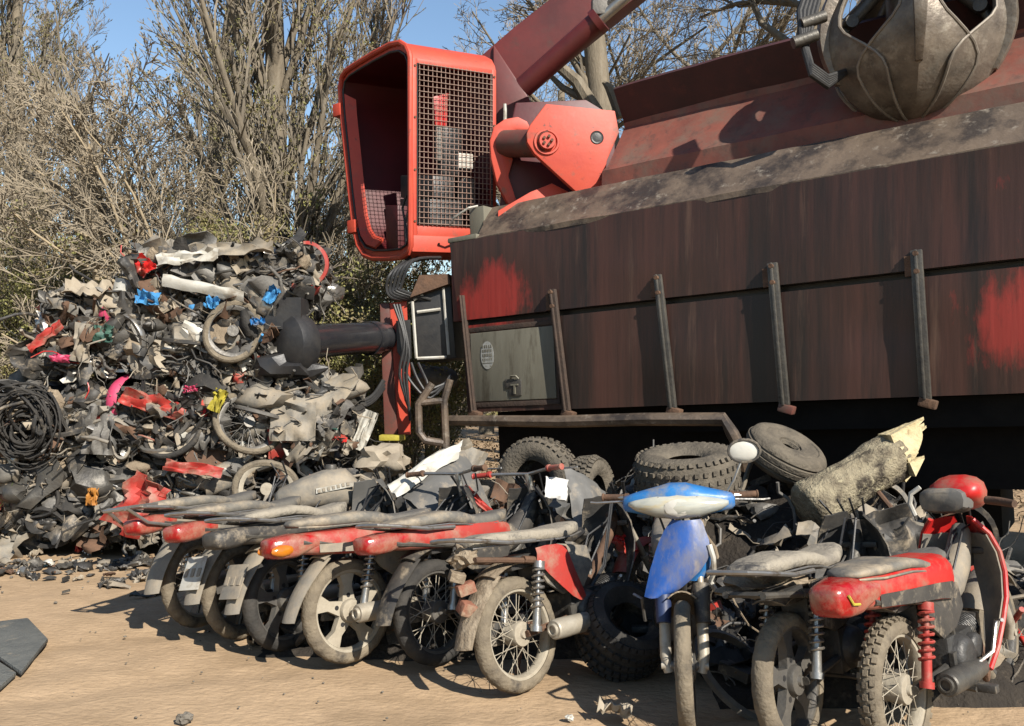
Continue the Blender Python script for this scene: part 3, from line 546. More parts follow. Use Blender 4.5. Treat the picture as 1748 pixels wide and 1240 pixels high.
    bx.prism([bl(634, 335, .35), bl(690, 335, .35), bl(688, 296, .35), bl(634, 296, .35)], e*.25); bx.prism([bl(640, 425, .3), bl(690, 425, .3), bl(690, 337, .3), bl(640, 337, .3)], e*.4); bx.build('control_box', 'black', cb, o, bevel=.015)
    bx = MB(); bx.prism([bl(645, 428, .1), bl(665, 428, .1), bl(664, 350, .1), bl(643, 350, .1)], e*.12); bx.build('side_panel', 'cab_inside', cb, o, bevel=.01)
    bx = MB(); bx.tube([bl(690, 425, .05), bl(686, 390, .05), bl(678, 355, .06), bl(690, 320, .06)], .014, 6); bx.tube([bl(683, 425, .08), bl(680, 380, .08), bl(690, 345, .08)], .02, 6); bx.build('cable', 'hose', cb, o)
    for x, y in ((583, 190), (608, 388)):
        bx = MB(); bx.box(bl(x, y, -.02), (.13, .13, .16), LR); bx.build('hinge', 'machine_red', cb, o, bevel=.012)
    # ---------------- boom and cylinder
    bd = Vector((.80, -.10, .60)).normalized()
    A0 = P(862, 128, 10.9); bu = Vector((-.60, .0, .80)); bu = (bu-bd*bu.dot(bd)).normalized(); bs_ = bd.cross(bu).normalized()
    def sec(t, hh, hw): c = A0+bd*t; return [c+bu*hh+bs_*hw, c+bu*hh-bs_*hw, c-bu*hh-bs_*hw, c-bu*hh+bs_*hw]
    bm_ = MB(); bm_.loft([sec(-.45, .18, .22), sec(-.1, .30, .24), sec(.4, .32, .24), sec(2.2, .31, .22), sec(4.6, .25, .2)]); bo = bm_.build('boom', 'boomred', B, o, bevel=.02)
    bm_ = MB(); c0 = P(893, 150, 10.3); c1 = P(1022, 36, 9.9); c2 = c1+(c1-c0)*1.6; bm_.tube([c0, c1], .125, 18); bm_.tube([c1-(c1-c0)*.04, c1+(c1-c0)*.03], .15, 18); cy = bm_.build('hydraulic_cylinder', 'boomred', bo, o)
    bm_ = MB(); bm_.tube([c1, c2], .065, 14); bm_.build('piston_rod', 'chrome', cy, o); bm_ = MB(); bm_.tube([c1+Vector((.03, 0, .08)), c1+(c1-c0)*.5+Vector((0, -.1, .14))], .05, 10); bm_.box(c1+Vector((.02, 0, .15)), (.2, .2, .22)); bm_.build('valve_block', 'grey', cy, o, bevel=.02)
    bm_ = MB(); tip = A0+bd*4.6; gt = P(1555, -60, 7.6)+Vector((0, 0, 1.15)); bm_.tube([tip, (tip+gt)/2+Vector((.5, 0, .25)), gt], [.24, .2, .12], 10); bm_.build('boom_stick', 'boomred', B, o)
    bm_ = MB(); bm_.prism([P(x, y, 10.6) for x, y in ((842, 75), (905, 170), (905, 205), (862, 260), (842, 260))], Vector((.15, 1.0, 0))); bm_.build('boom_foot', 'boomred', B, o, bevel=.02)
    bm_ = MB(); bm_.cyl(P(862, 178, 10.4), P(862, 235, 10.4), .022, 8); bm_.build('handrail', 'white', B, o)
    # ---------------- outrigger, ram and fittings at the left end
    ft = MB()
    a, b = P(651, 518, 9.7), P(664, 742, 9.7); ft.prism([P(648, 518, 9.7), P(664, 518, 9.7), P(678, 742, 9.7), P(656, 742, 9.7)], Vector((.1, .25, 0))); op = ft.build('outrigger_post', 'machine_dull', B, o, bevel=.012)
    ft = MB(); ft.prism([P(665, 518, 9.72), P(694, 514, 9.72), P(700, 640, 9.72), P(700, 742, 9.72), P(680, 742, 9.72)], Vector((0, .05, 0))); ft.build('flange', 'machine_red', op, o)
    ft = MB(); ft.box(P(670, 747, 9.66), (.27, .2, .06)); ft.build('foot', 'yellow', op, o, bevel=.01)
    ft = MB(); ft.prism([P(676, 548, 9.64), P(700, 546, 9.64), P(702, 612, 9.64), P(690, 620, 9.64), P(678, 600, 9.64)], Vector((0, .06, 0))); ft.build('bracket', 'black', op, o)
    ft = MB(); ft.tube([P(655, 576, 9.7), P(610, 578, 9.2), P(515, 584, 8.15)], .165, 28); ft.tube([P(640, 577, 9.55), P(628, 578, 9.42)], .185, 28); ra = ft.build('ram_cylinder', 'glossblack', B, o)
    ft = MB(); q = P(500, 588, 7.95); ft.lathe([(.001, -.16), (.2, -.15), (.28, -.10), (.30, 0), (.27, .1), (.2, .14), (.001, .15)], q, Vector((.62, .78, .03)), 22); ft.box(q+Vector((-.05, 0, .27)), (.32, .32, .28)); ft.blob(q+Vector((-.06, -.05, -.20)), (.26, .2, .14), 3, .3)
    ft.tube([P(495, 640, 7.9), P(535, 632, 7.9), P(560, 628, 7.9)], [.07, .08, .012], 8); ft.build('ram_head', 'black', ra, o, ang=30)
    def hose(pts, r, n=7):
        q = [Vector(p) for p in pts]; out = []
        for i in range(len(q)-1):
            a, b, c, d = q[max(i-1, 0)], q[i], q[i+1], q[min(i+2, len(q)-1)]
            for t_ in (0, .25, .5, .75): out.append(.5*((2*b)+(c-a)*t_+(2*a-5*b+4*c-d)*t_**2+(3*b-a-3*c+d)*t_**3))
        hb = MB(); hb.tube(out+[q[-1]], r, n); hb.build('hose', 'hose', B, o)
    for k in range(3): hose([P(520+6*k, 640, 9.3), P(545+5*k, 672+4*k, 9.4), P(590, 690+5*k, 9.5), P(632, 680+4*k, 9.6), P(655, 650+6*k, 9.7)], .028)
    for k in range(5): hose([P(700+13*k, 440, 9.9), P(668+9*k, 466-5*k, 9.6), P(660+6*k, 490, 9.6), P(668+4*k, 508-3*k, 9.6), P(700+9*k, 512, 9.7)], .018)
    for k in range(3): hose([P(690+12*k, 620, 9.6), P(700+14*k, 650, 9.5), P(735, 680-8*k, 9.5), P(770, 640+5*k, 9.6)], .016)
    for k in range(3): hose([P(672+5*k, 520, 9.55), P(690+4*k, 580+9*k, 9.5), P(682+6*k, 640, 9.5), P(700, 700+9*k, 9.55)], .016)
    ft = MB(); ft.prism([P(706, 506, 9.7), P(768, 480, 9.7), P(778, 612, 9.7), P(714, 618, 9.7)], Vector((.2, .6, 0))); rd = ft.build('radiator', 'black', B, o, bevel=.01)
    ft = MB()
    for q0, q1 in (((704, 515), (711, 612)), ((757, 492), (766, 606)), ((706, 512), (722, 503)), ((712, 612), (762, 610)), ((712, 533), (752, 528))): ft.tube([P(*q0, 9.67), P(*q1, 9.67)], .018, 6)
    ft.build('radiator_frame', 'white', rd, o); ft = MB(); ft.prism([P(716, 470, 9.6), P(765, 468, 9.6), P(768, 484, 9.6), P(700, 508, 9.6)], Vector((.1, .4, 0))); ft.build('bracket', 'rust', rd, o)
    ft = MB(); ft.tube([P(738, 655, 9.3), P(714, 690, 9.3), P(715, 738, 9.3), P(726, 752, 9.3), P(757, 757, 9.3)], .042, 8); ft.tube([P(768, 648, 9.3), P(758, 684, 9.3), P(763, 800, 9.3)], .04, 8); ft.tube([P(716, 688, 9.3), P(758, 684, 9.3)], .035, 8); ft.build('step', 'topgrime', B, o)
    ft = MB(); ft.blob(P(740, 645, 10.6), (.28, .15, .16), 5, .3); ft.build('drum', 'grey', B, o)
    return B
BAL = baler()
def grapple():
    random.seed(2); R = .755; c0 = P(1557, 68, 7.62)
    g = thing('grapple', 'closed steel orange peel grapple hanging over the top of the baler', 'grapple', c0); o = c0
    for k in range(5):
        az = R_(-110+72*k); gr = []; N = 22; rib = []
        for i in range(N+1):
            t = i/N; ph = R_(58-146*t); rad = R*(math.cos(ph) if ph > 0 else math.cos(ph)**.9); z = R*math.sin(ph)*(1.0 if ph > 0 else .98); z = z if ph > 0 else -R*.98*abs(math.sin(ph))**1.12
            fd = math.degrees(ph); f = min(1, max(0, (10-fd)/40)); f = f*f*(3-2*f); hwa = .13; hws = rad*math.tan(R_(35.0)); hw = min(hws, hwa*(1-f)+f*R*.60) if fd < 10 else hwa
            row = []
            for j in range(9):
                s_ = -1+j/4; off = hw*s_; rr2 = math.sqrt(max(rad*rad, 1e-6)); dpt = rad-.55*hw*abs(s_)**1.1
                row.append(c0+Vector((math.cos(az)*dpt-math.sin(az)*off, math.sin(az)*dpt+math.cos(az)*off, z)))
            gr.append(row); rib.append(c0+Vector((math.cos(az)*(rad+.01), math.sin(az)*(rad+.01), z)))
        mb = MB(); mb.sheet(gr, .035); tn = mb.build('tine', 'grapple', g, o, ang=28); mb = MB(); mb.tube([r_[0] for r_ in gr], .013, 6); mb.build('edge', 'grapple_edge', tn, o); mb = MB(); mb.tube([r_[-1] for r_ in gr], .013, 6); mb.build('edge', 'grapple_edge', tn, o)
        mb = MB(); side = Vector((-math.sin(az), math.cos(az), 0)); radv = Vector((math.cos(az), math.sin(az), 0)); rings = []
        for i in range(0, 15):
            w = .085-.004*i; h = .07*(1-i/15)+.01; q = rib[i]; rings.append([q+side*w+radv*h, q-side*w+radv*h, q-side*w-radv*.12, q+side*w-radv*.12])
        mb.loft(rings); mb.build('rib', 'grapple', tn, o, bevel=.008)
        mb = MB(); mid = (radv*R*.72); q = c0+mid+Vector((0, 0, R*.18)); mb.tube([c0+radv*.16+Vector((0, 0, .55)), q], .06, 12); mb.tube([q, c0+radv*(R*.88)+Vector((0, 0, -.12))], .035, 10); mb.cyl(q-side*.09, q+side*.09, .055, 12); mb.build('cylinder', 'steel', g, o)
    mb = MB(); mb.lathe([(.001, -.05), (.14, -.05), (.2, .05), (.22, .5), (.36, .52), (.36, .75), (.2, .8), (.2, 1.15), (.001, 1.15)], c0, (0, 0, 1), 26); mb.build('hub', 'steel', g, o)
    mb = MB()
    for k in range(5): mb.tube([P(1412-5*k, -60, 7.5), P(1392-7*k, 20, 7.45), P(1376-2*k, 80-3*k, 7.4), P(1385, 112+4*k, 7.35), P(1412, 132+4*k, 7.4), P(1450, 120, 7.55)], .026, 8)
    mb.build('hose', 'hose', g, o)
    mb = MB()
    for q in (P(1388, 38, 7.42), P(1374, 70, 7.36)): mb.cyl(q-Vector((.1, 0, .02)), q+Vector((.1, 0, .05)), .05, 10)
    mb.build('clamp', 'steel', g, o)
grapple()
# ------------------------------------------------------------------ scrap bales
SCRAP = ['blackdust', 'tyredark', 'grey', 'steel', 'rust', 'beige', 'white', 'red', 'greydust', 'engine', 'mud', 'rag_blue', 'green', 'chrome', 'pink', 'seatdark', 'reddust']
SW = [20, 13, 17, 15, 8, 5.5, 2.4, .7, 15, 15, 6, .15, .4, 4, .06, 8, 1.3]
def rdir(flat=.5): 
    d = Vector((rr(-1, 1), rr(-1, 1)*.8, rr(-1, 1)*flat)); return d.normalized() if d.length > .01 else Vector((1, 0, 0))
def scrap_bit(mb, p, size=1., kind=None, flat=.5, nrm_=None):
    mb.cur = random.choices(range(len(SCRAP)), SW)[0]; k = kind or random.choices('tsrcbwf', [18, 22, 3, 26, 9, 15, 9])[0]; d = rdir(flat); rot = d.to_track_quat('X', 'Z').to_matrix()
    if nrm_ is not None and k in 'sfb': rot = (Vector(nrm_)+rdir(1.)*.55).to_track_quat('Z', 'Y').to_matrix() @ Matrix.Rotation(rr(0, 6.28), 3, 'Z')
    if k == 't':
        n = random.randint(3, 6); q = [Vector(p)]; L_ = rr(.05, .14)*size
        for _ in range(n): d = (d+rdir(flat)*.75).normalized(); q.append(q[-1]+d*L_)
        mb.tube(q, rr(.008, .017)*min(size, 1.4), 7)
    elif k == 's':
        w, h = rr(.07, .24)*size, rr(.04, .13)*size; o = Vector((rr(0, 99), rr(0, 99), 0)); am = rr(.02, .07)*size; nx, ny = 7, 5
        mb.sheet([[Vector(p)+rot @ Vector(((i/(nx-1)-.5)*2*w, (j/(ny-1)-.5)*2*h*(1-.9*(2*i/(nx-1)-1)**2*.8)+h*.5*math.sin(i*.8+o.x), am*noise.noise(o+Vector((i*.6, j*.8, 0)))*2+am*.5*math.sin(j*1.3))) for j in range(ny)] for i in range(nx)], .004)
    elif k == 'r':
        R = rr(.12, .26)*size; mb.lathe([(R, -.02), (R+.03, -.012), (R+.03, .012), (R, .02)], p, rot @ Vector((0, 0, 1)) if random.random() < .5 else Vector((rr(-.4, .4), -1, rr(-.4, .4))), 22, closed=True, arc=rr(.3, 1))
    elif k == 'c': s_ = rr(.03, .10)*size; mb.blob(p, (s_*rr(.7, 1.8), s_*rr(.5, 1.2), s_*rr(.5, 1.1)), rr(0, 99), .45, 1.9, 2, rot)
    elif k == 'b': mb.box(p, (rr(.05, .2)*size, rr(.03, .1)*size, rr(.02, .08)*size), rot)
    elif k == 'w':
        for _ in range(3):
            q = [Vector(p)+rdir()*.03]; dd = rdir(flat)
            for _ in range(7): dd = (dd+rdir(.8)*.6).normalized(); q.append(q[-1]+dd*rr(.03, .09)*size)
            mb.tube(q, rr(.003, .006)*size, 5)
    else:                              # folded rag or torn fairing
        o = Vector((rr(0, 99), 0, rr(0, 99))); w, h = rr(.06, .17)*size, rr(.06, .14)*size
        mb.sheet([[Vector(p)+rot @ Vector(((i/8-.5)*2*w*math.sqrt(1-.6*(j/4-1)**2)+.04*size*noise.noise(o+Vector((i*.7, j*.7, 30))), (j/8-.5)*2*h*math.sqrt(1-.6*(i/4-1)**2)+.04*size*noise.noise(o+Vector((i*.7, j*.7, 50))), .12*size*noise.noise(o+Vector((i*.38, j*.3, 3)))+.025*size*noise.noise(o+Vector((i*1.3, j*1.1, 8))))) for j in range(9)] for i in range(9)], .005)
def arcstrip(cx, cz, R, a0, a1, w0, w1, n=16, crown=.02):
    g = []
    for i in range(n+1):
        a = R_(a0+(a1-a0)*i/n); w = w0+(w1-w0)*i/n; row = []
        for j in range(7):
            s = -1+j/3; rr2 = R-crown*s*s; row.append((cx+rr2*math.cos(a), w*s, cz+rr2*math.sin(a)))
        g.append(row)
    return g
def bale(label, c, d, seed, nbits, rz=0.):
    random.seed(seed); c = Vector(c); t = thing('scrap_bale', label, 'scrap bale', (c.x, c.y, c.z-d[2]/2), (0, 0, rz), 'bales of crushed scrap'); z0 = d[2]/2
    mb = MB(); vs, fs = ICO[4]
    pts = []
    for p in vs:
        q = Vector([math.copysign(abs(x)**.38, x) for x in p]); q = Vector((q.x*d[0]/2, q.y*d[1]/2, q.z*d[2]/2)); n = noise.noise(q*4+Vector((seed*3., 0, 0)))*.06+noise.noise(q*11+Vector((seed, 0, 0)))*.035; pts.append(q*(.9+n)+Vector((0, 0, z0)))
    mb.add(pts, fs); mb.build('core', 'black', t, ang=20)  # core coloured black to deepen the shade in gaps between scrap
    mb = MB()
    for i in range(nbits):
        f = random.choices('fltrb', [55, 10, 22, 10, 3])[0]; x, y, z = rr(-.5, .5)*d[0], rr(-.5, .5)*d[1], rr(-.45, .43)*d[2]; j = rr(-.05, .05)
        if f == 'f': y = -d[1]/2+j
        elif f == 'l': x = -d[0]/2+j
        elif f == 'r': x = d[0]/2+j
        elif f == 't': z = d[2]/2+j
        else: z = -d[2]/2+abs(j)
        scrap_bit(mb, (x, y, z+z0), *((rr(.5, 1.1), None) if random.random() < .8 else (rr(1.3, 1.8), random.choice('fsfc'))), flat=.4, nrm_={'f': (0, -1, .15), 'l': (-1, -.3, 0), 'r': (1, -.3, 0), 't': (0, -.4, 1), 'b': (0, -1, 0)}[f])
    for k in range(int(d[0]*d[2]*26)):           # bent frames, squashed rims, fenders and engine lumps one can still make out
        p = Vector((rr(-.4, .4)*d[0], -d[1]/2-rr(.0, .04), z0+rr(-.38, .38)*d[2])); q = random.random()
        if q < .34:
            mb.cur = random.choice([2, 3, 4, 8, 13]); a0 = rr(-.35, .35); dx = Vector((math.cos(a0), rr(-.1, .1), math.sin(a0))); up = Vector((-dx.z, 0, dx.x)); l_ = rr(.16, .3); h_ = rr(.05, .11)
            mb.tube([p-dx*l_, p-dx*l_*.4+up*h_*rr(.4, 1), p+dx*l_*.3+up*h_, p+dx*l_*.8-up*h_*.4, p+dx*l_], rr(.012, .019), 8); mb.tube([p-dx*l_*.5, p-up*h_, p+dx*l_*.6-up*h_*.6], rr(.010, .015), 7)
        elif q < .55:
            mb.cur = random.choice([1, 1, 3, 8, 13]); R = rr(.17, .26); w_ = rr(.018, .035); ax = Vector((rr(-.5, .5), -1, rr(-.6, .6))); sq = rr(.6, 1); ph = rr(0, 6)
            mb.lathe([(R-w_*1.4, -w_*.6), (R-w_*.3, -w_), (R, -w_*.4), (R, w_*.4), (R-w_*.3, w_), (R-w_*1.4, w_*.6)], p, ax, 34, closed=True, arc=rr(.45, 1), jag=lambda i, j: -R*(1-sq)*.5*(1+math.cos(i*.37+ph)))
        elif q < .8:
            mb.cur = random.choice([0, 2, 8, 8, 14, 16, 6, 5, 15]); g_ = arcstrip(0, 0, rr(.14, .3), rr(0, 60), rr(100, 170), .06, rr(.03, .07), 12, .025); m3 = Matrix.Rotation(rr(0, 6.28), 3, 'Y') @ Matrix.Rotation(rr(.7, 2.4), 3, 'X') @ Matrix.Rotation(rr(-.5, .5), 3, 'Z'); c_ = sum((Vector(x) for r in g_ for x in r), Vector())/(len(g_)*7)
            mb.sheet([[p+m3 @ (Vector(x)-c_)+Vector((0, 0, .015*noise.noise(Vector(x)*9))) for x in r] for r in g_], .005)
        else:
            mb.cur = random.choice([9, 9, 2, 10, 3]); r_ = rr(.05, .09); mb.blob(p, (r_*1.4, r_, r_*1.1), rr(0, 99), .3, 2.2, 3); ax = Vector((rr(-.6, .6), -1, rr(-.5, .5))); mb.lathe([(.001, r_*1.15), (r_*.5, r_*1.15), (r_*.62, r_*.9), (r_*.62, 0)], p, ax, 14)
    s_ = mb.build('crushed_scrap', SCRAP, t, ang=62); s_['kind'] = 'stuff'
    return t
def pb(x0, x1, y0, y1, Y): a = P(x0, y1, Y); b = P(x1, y0, Y); return (a+b)/2, (b.x-a.x, b.z-a.z)
BALES = [('bottom left bale of blackened crushed scrap on the dirt', -15, 205, 782, 935, 7.75, 260), ('bottom middle bale of crushed scrap behind the leftmost motorcycle', 200, 415, 785, 925, 7.8, 300),
 ('bottom right bale of scrap hidden behind the motorcycles and loose wheel', 410, 640, 800, 905, 8.2, 200),
 ('middle row bale of dark coiled cable and scrap at the left edge', -10, 118, 662, 790, 7.75, 170), ('middle row bale of grey crushed metal under the red torn panel', 112, 365, 655, 785, 7.8, 420),
 ('middle row bale with the half buried wheel on the right', 358, 575, 640, 790, 7.9, 380),
 ('upper left bale of crushed scrap under the overhang of blue rags', 62, 275, 490, 655, 7.85, 380), ('upper right bale of crushed scrap beside the black ram', 268, 478, 505, 660, 7.9, 460),
 ('topmost bale of pale flattened scrap on the stack', 225, 525, 425, 520, 8.05, 420)]
for i, (lab, x0, x1, y0, y1, Y, nb) in enumerate(BALES):
    c, (w, h) = pb(x0, x1, y0, y1, Y); dp = 1.0; c.y = Y+dp/2; nb = int(nb*.95)
    bale(lab, c, (w*.97, dp, h*.82), 40+i, nb, rr(-.06, .06))
def crumple(name, label, cat, m, p, w, h, seed, rot=(0, 0, 0), am=.05, th=.006, taper=0., group=None, nx=12, ny=8, bend=0.):
    o = Vector((seed*7.3, seed*3.1, 0)); mb = MB()
    mb.sheet([[Vector(((i/(nx-1)-.5)*w, (j/(ny-1)-.5)*h*(1-taper*i/(nx-1)), am*noise.noise(o+Vector((i*.45, j*.5, 0)))*1.6+am*.5*noise.noise(o+Vector((i*1.1, j*1.2, 5)))+bend*math.sin(math.pi*j/(ny-1)))) for j in range(ny)] for i in range(nx)], th)
    ob = mb.build(name, m, None, ang=60); ob.location = p; ob.rotation_euler = [R_(a) for a in rot]; return tag(ob, label, cat, group)
V90 = 90
crumple('torn_fairing', 'torn red plastic fairing draped on the middle row of bales', 'fairing', 'reddust', P(262, 690, 7.68), .55, .16, 3, (70, 18, 12), .09)
crumple('torn_fairing', 'red crumpled fairing end at the top left corner of the stack', 'fairing', 'red', P(245, 455, 7.85), .16, .16, 5, (75, 40, 0), .06)
crumple('torn_fairing', 'dark curved fender standing up at the upper left of the topmost bale', 'fender', 'blackdust', P(224, 468, 7.8), .30, .14, 6, (80, 65, 0), .03, bend=.08, taper=.6)
crumple('torn_fairing', 'large red and dusty fairing crushed behind the leftmost tail rack', 'fairing', 'reddust', P(232, 862, 7.0), .46, .30, 8, (72, -58, 10), .12)
crumple('torn_fairing', 'faded red fairing sticking out of the left side of the stack', 'fairing', 'reddust', P(76, 574, 7.7), .36, .10, 9, (75, -38, 0), .03)
crumple('torn_fairing', 'flat red torn panel lying on the bottom row of bales', 'fairing', 'reddust', P(330, 800, 7.55), .5, .10, 19, (60, 8, 0), .03)
crumple('blue_rag', 'blue plastic rag on the left of the upper bales', 'rag', 'rag_blue', P(252, 508, 7.72), .20, .13, 10, (65, 5, 0), .06)
crumple('blue_rag', 'small blue plastic rag below the pale fender on top', 'rag', 'rag_blue', P(361, 517, 7.72), .12, .10, 11, (60, 15, 0), .05)
crumple('blue_rag', 'blue plastic rag at the right end of the topmost bale', 'rag', 'rag_blue', P(463, 503, 7.72), .10, .16, 12, (70, 30, 0), .05)
crumple('blue_rag', 'dark blue rag above the big wheel in the upper bale', 'rag', 'bluebright', P(440, 549, 7.66), .12, .06, 13, (70, 0, 0), .04)
crumple('pale_fender', 'long pale fender lying across the topmost bale', 'fender', 'white', P(350, 494, 7.80), .75, .13, 14, (55, 12, -4), .02, bend=.07, taper=.3)
crumple('pale_fender', 'pale bent panel at the upper edge of the topmost bale', 'panel', 'white', P(320, 438, 7.85), .55, .12, 15, (60, -6, 0), .05)
crumple('pale_fender', 'dusty flattened panel along the top of the stack', 'panel', 'greydust', P(400, 425, 7.9), .7, .14, 25, (55, -3, 0), .06)
crumple('yellow_scrap', 'yellow plastic scrap on the middle row of bales', 'scrap plastic', 'yellow', P(372, 684, 7.62), .11, .20, 16, (75, 20, 0), .06)
crumple('orange_scrap', 'orange plastic scrap hanging on the bottom left bale', 'scrap plastic', 'orange', P(157, 848, 7.55), .09, .15, 17, (80, 0, 0), .05)
crumple('pink_scrap', 'bright pink curved plastic piece at the left of the upper bale', 'scrap plastic', 'pink', P(104, 612, 7.66), .16, .07, 18, (75, 5, 0), .03, bend=.03)
crumple('pink_scrap', 'pink red plastic piece in the middle of the stack', 'scrap plastic', 'pink', P(325, 664, 7.66), .12, .06, 28, (70, -10, 0), .03)
crumple('green_scrap', 'dull green plastic sheet in the upper left bale', 'scrap plastic', 'green', P(176, 570, 7.68), .16, .15, 20, (80, 0, 0), .05)
crumple('beige_sheet', 'beige sheet lying over the top left bale edge', 'sheet', 'beige', P(150, 492, 7.8), .36, .25, 21, (25, 4, 0), .08)
crumple('silver_sheet', 'grey torn metal sheet hanging on the front of the middle bale', 'sheet', 'grey', P(170, 735, 7.66), .26, .42, 22, (85, 3, 0), .07)
crumple('silver_sheet', 'dusty grey fairing standing up in the upper left bale', 'fairing', 'greydust', P(140, 585, 7.7), .16, .34, 23, (85, 8, 0), .05)
crumple('silver_sheet', 'crushed grey box panel on the right of the middle bales', 'panel', 'greydust', P(500, 720, 7.75), .40, .34, 24, (80, 0, 0), .04)
crumple('ragged_plastic', 'ragged white plastic strip hanging right of the bales', 'plastic strip', 'white', P(622, 735, 8.6), .14, .40, 30, (85, 20, 0), .05)
def ring_tyre(name, label, p, R, r, axis, m, rim=None, spokes=0, group=None, wob=.02, sy=1.):
    random.seed(int(p.x*100)); t = thing(name, label, 'tyre' if rim is None else 'wheel', p, group=group); q = Vector(axis).normalized()
    mb = MB(); n = 48; prof = [(R-r*1.5, -r*.75), (R-r*.7, -r), (R-r*.2, -r*.75), (R, -r*.3), (R, r*.3), (R-r*.2, r*.75), (R-r*.7, r), (R-r*1.5, r*.75), (R-r*1.3, 0)]
    ph = rr(0, 6); mb.lathe(prof, (0, 0, 0), q, n, closed=True, jag=lambda i, j: wob*math.sin(2*math.pi*i/n*2+ph)-.003*(i % 2)*(j in (2, 5))); mb.build('tyre', m, t)
    if rim:
        mb = MB(); R2 = R-r*1.45; mb.lathe([(R2, -r*.7), (R2+.012, -r*.7), (R2-.01, -r*.3), (R2-.01, r*.3), (R2+.012, r*.7), (R2, r*.7), (R2-.025, r*.3), (R2-.025, -r*.3)], (0, 0, 0), q, 40, closed=True); mb.lathe([(.001, -r), (.05, -r), (.05, r), (.001, r)], (0, 0, 0), q, 16); mb.build('rim', rim, t)
        e1 = q.orthogonal().normalized(); e2 = q.cross(e1); mb = MB()
        for k in range(spokes):
            a = 2*math.pi*k/spokes; b = a+(.5 if k % 2 else -.5); mb.tube([(e1*math.cos(b)+e2*math.sin(b))*.045+q*r*.6*(1 if k % 4 < 2 else -1), (e1*math.cos(a)+e2*math.sin(a))*(R2-.02)], .0035 if spokes > 8 else .02, 5)
        mb.build('spokes', rim, t)
    return t
ring_tyre('loose_wheel', 'dusty motorcycle wheel half buried in the upper right bale', P(398, 566, 7.74), .27, .035, (.25, -1, .15), 'tyre', 'rimdark', 0)
ring_tyre('loose_wheel', 'spoked wheel sunk in the right middle bale', P(425, 722, 7.80), .30, .035, (.5, -1, .35), 'tyre', 'rimdark', 24)
ring_tyre('loose_wheel', 'small wheel with mud filled hub under the torn red panel', P(296, 738, 7.76), .26, .03, (-.15, -1, .45), 'tyredark', 'beige', 5)
ring_tyre('loose_wheel', 'loose wheel with wide pale rim standing behind the first seats', P(455, 835, 7.0), .25, .032, (.35, -1, .1), 'tyre', 'rim', 0)
ring_tyre('wire_hoop', 'thin round wire guard at the right of the topmost bale', P(508, 482, 8.0), .145, .012, (.5, -1, 0), 'greydust', None, 0)
def coil():
    random.seed(77); mb = MB(); c = P(45, 725, 7.6)
    for k in range(34):
        R = rr(.13, .33); rx = rr(.75, 1); tz = rr(-.3, .3); o = Vector((rr(-.06, .06), rr(-.08, .06), rr(-.06, .06))); n = 26; a0 = rr(0, 6); sp = rr(.7, 1)*6.28
        mb.tube([c+o+Vector((R*rx*math.cos(a0+sp*i/n), .06*math.sin(i*.5+k)+tz*R*math.sin(a0+i*.24)*.5, R*math.sin(a0+sp*i/n))) for i in range(n+1)], rr(.006, .014), 6)
    tag(mb.build('cable_coil', 'tyredark', None, ang=60), 'tangled coil of black cable at the left edge of the stack', 'cable coil')
coil()
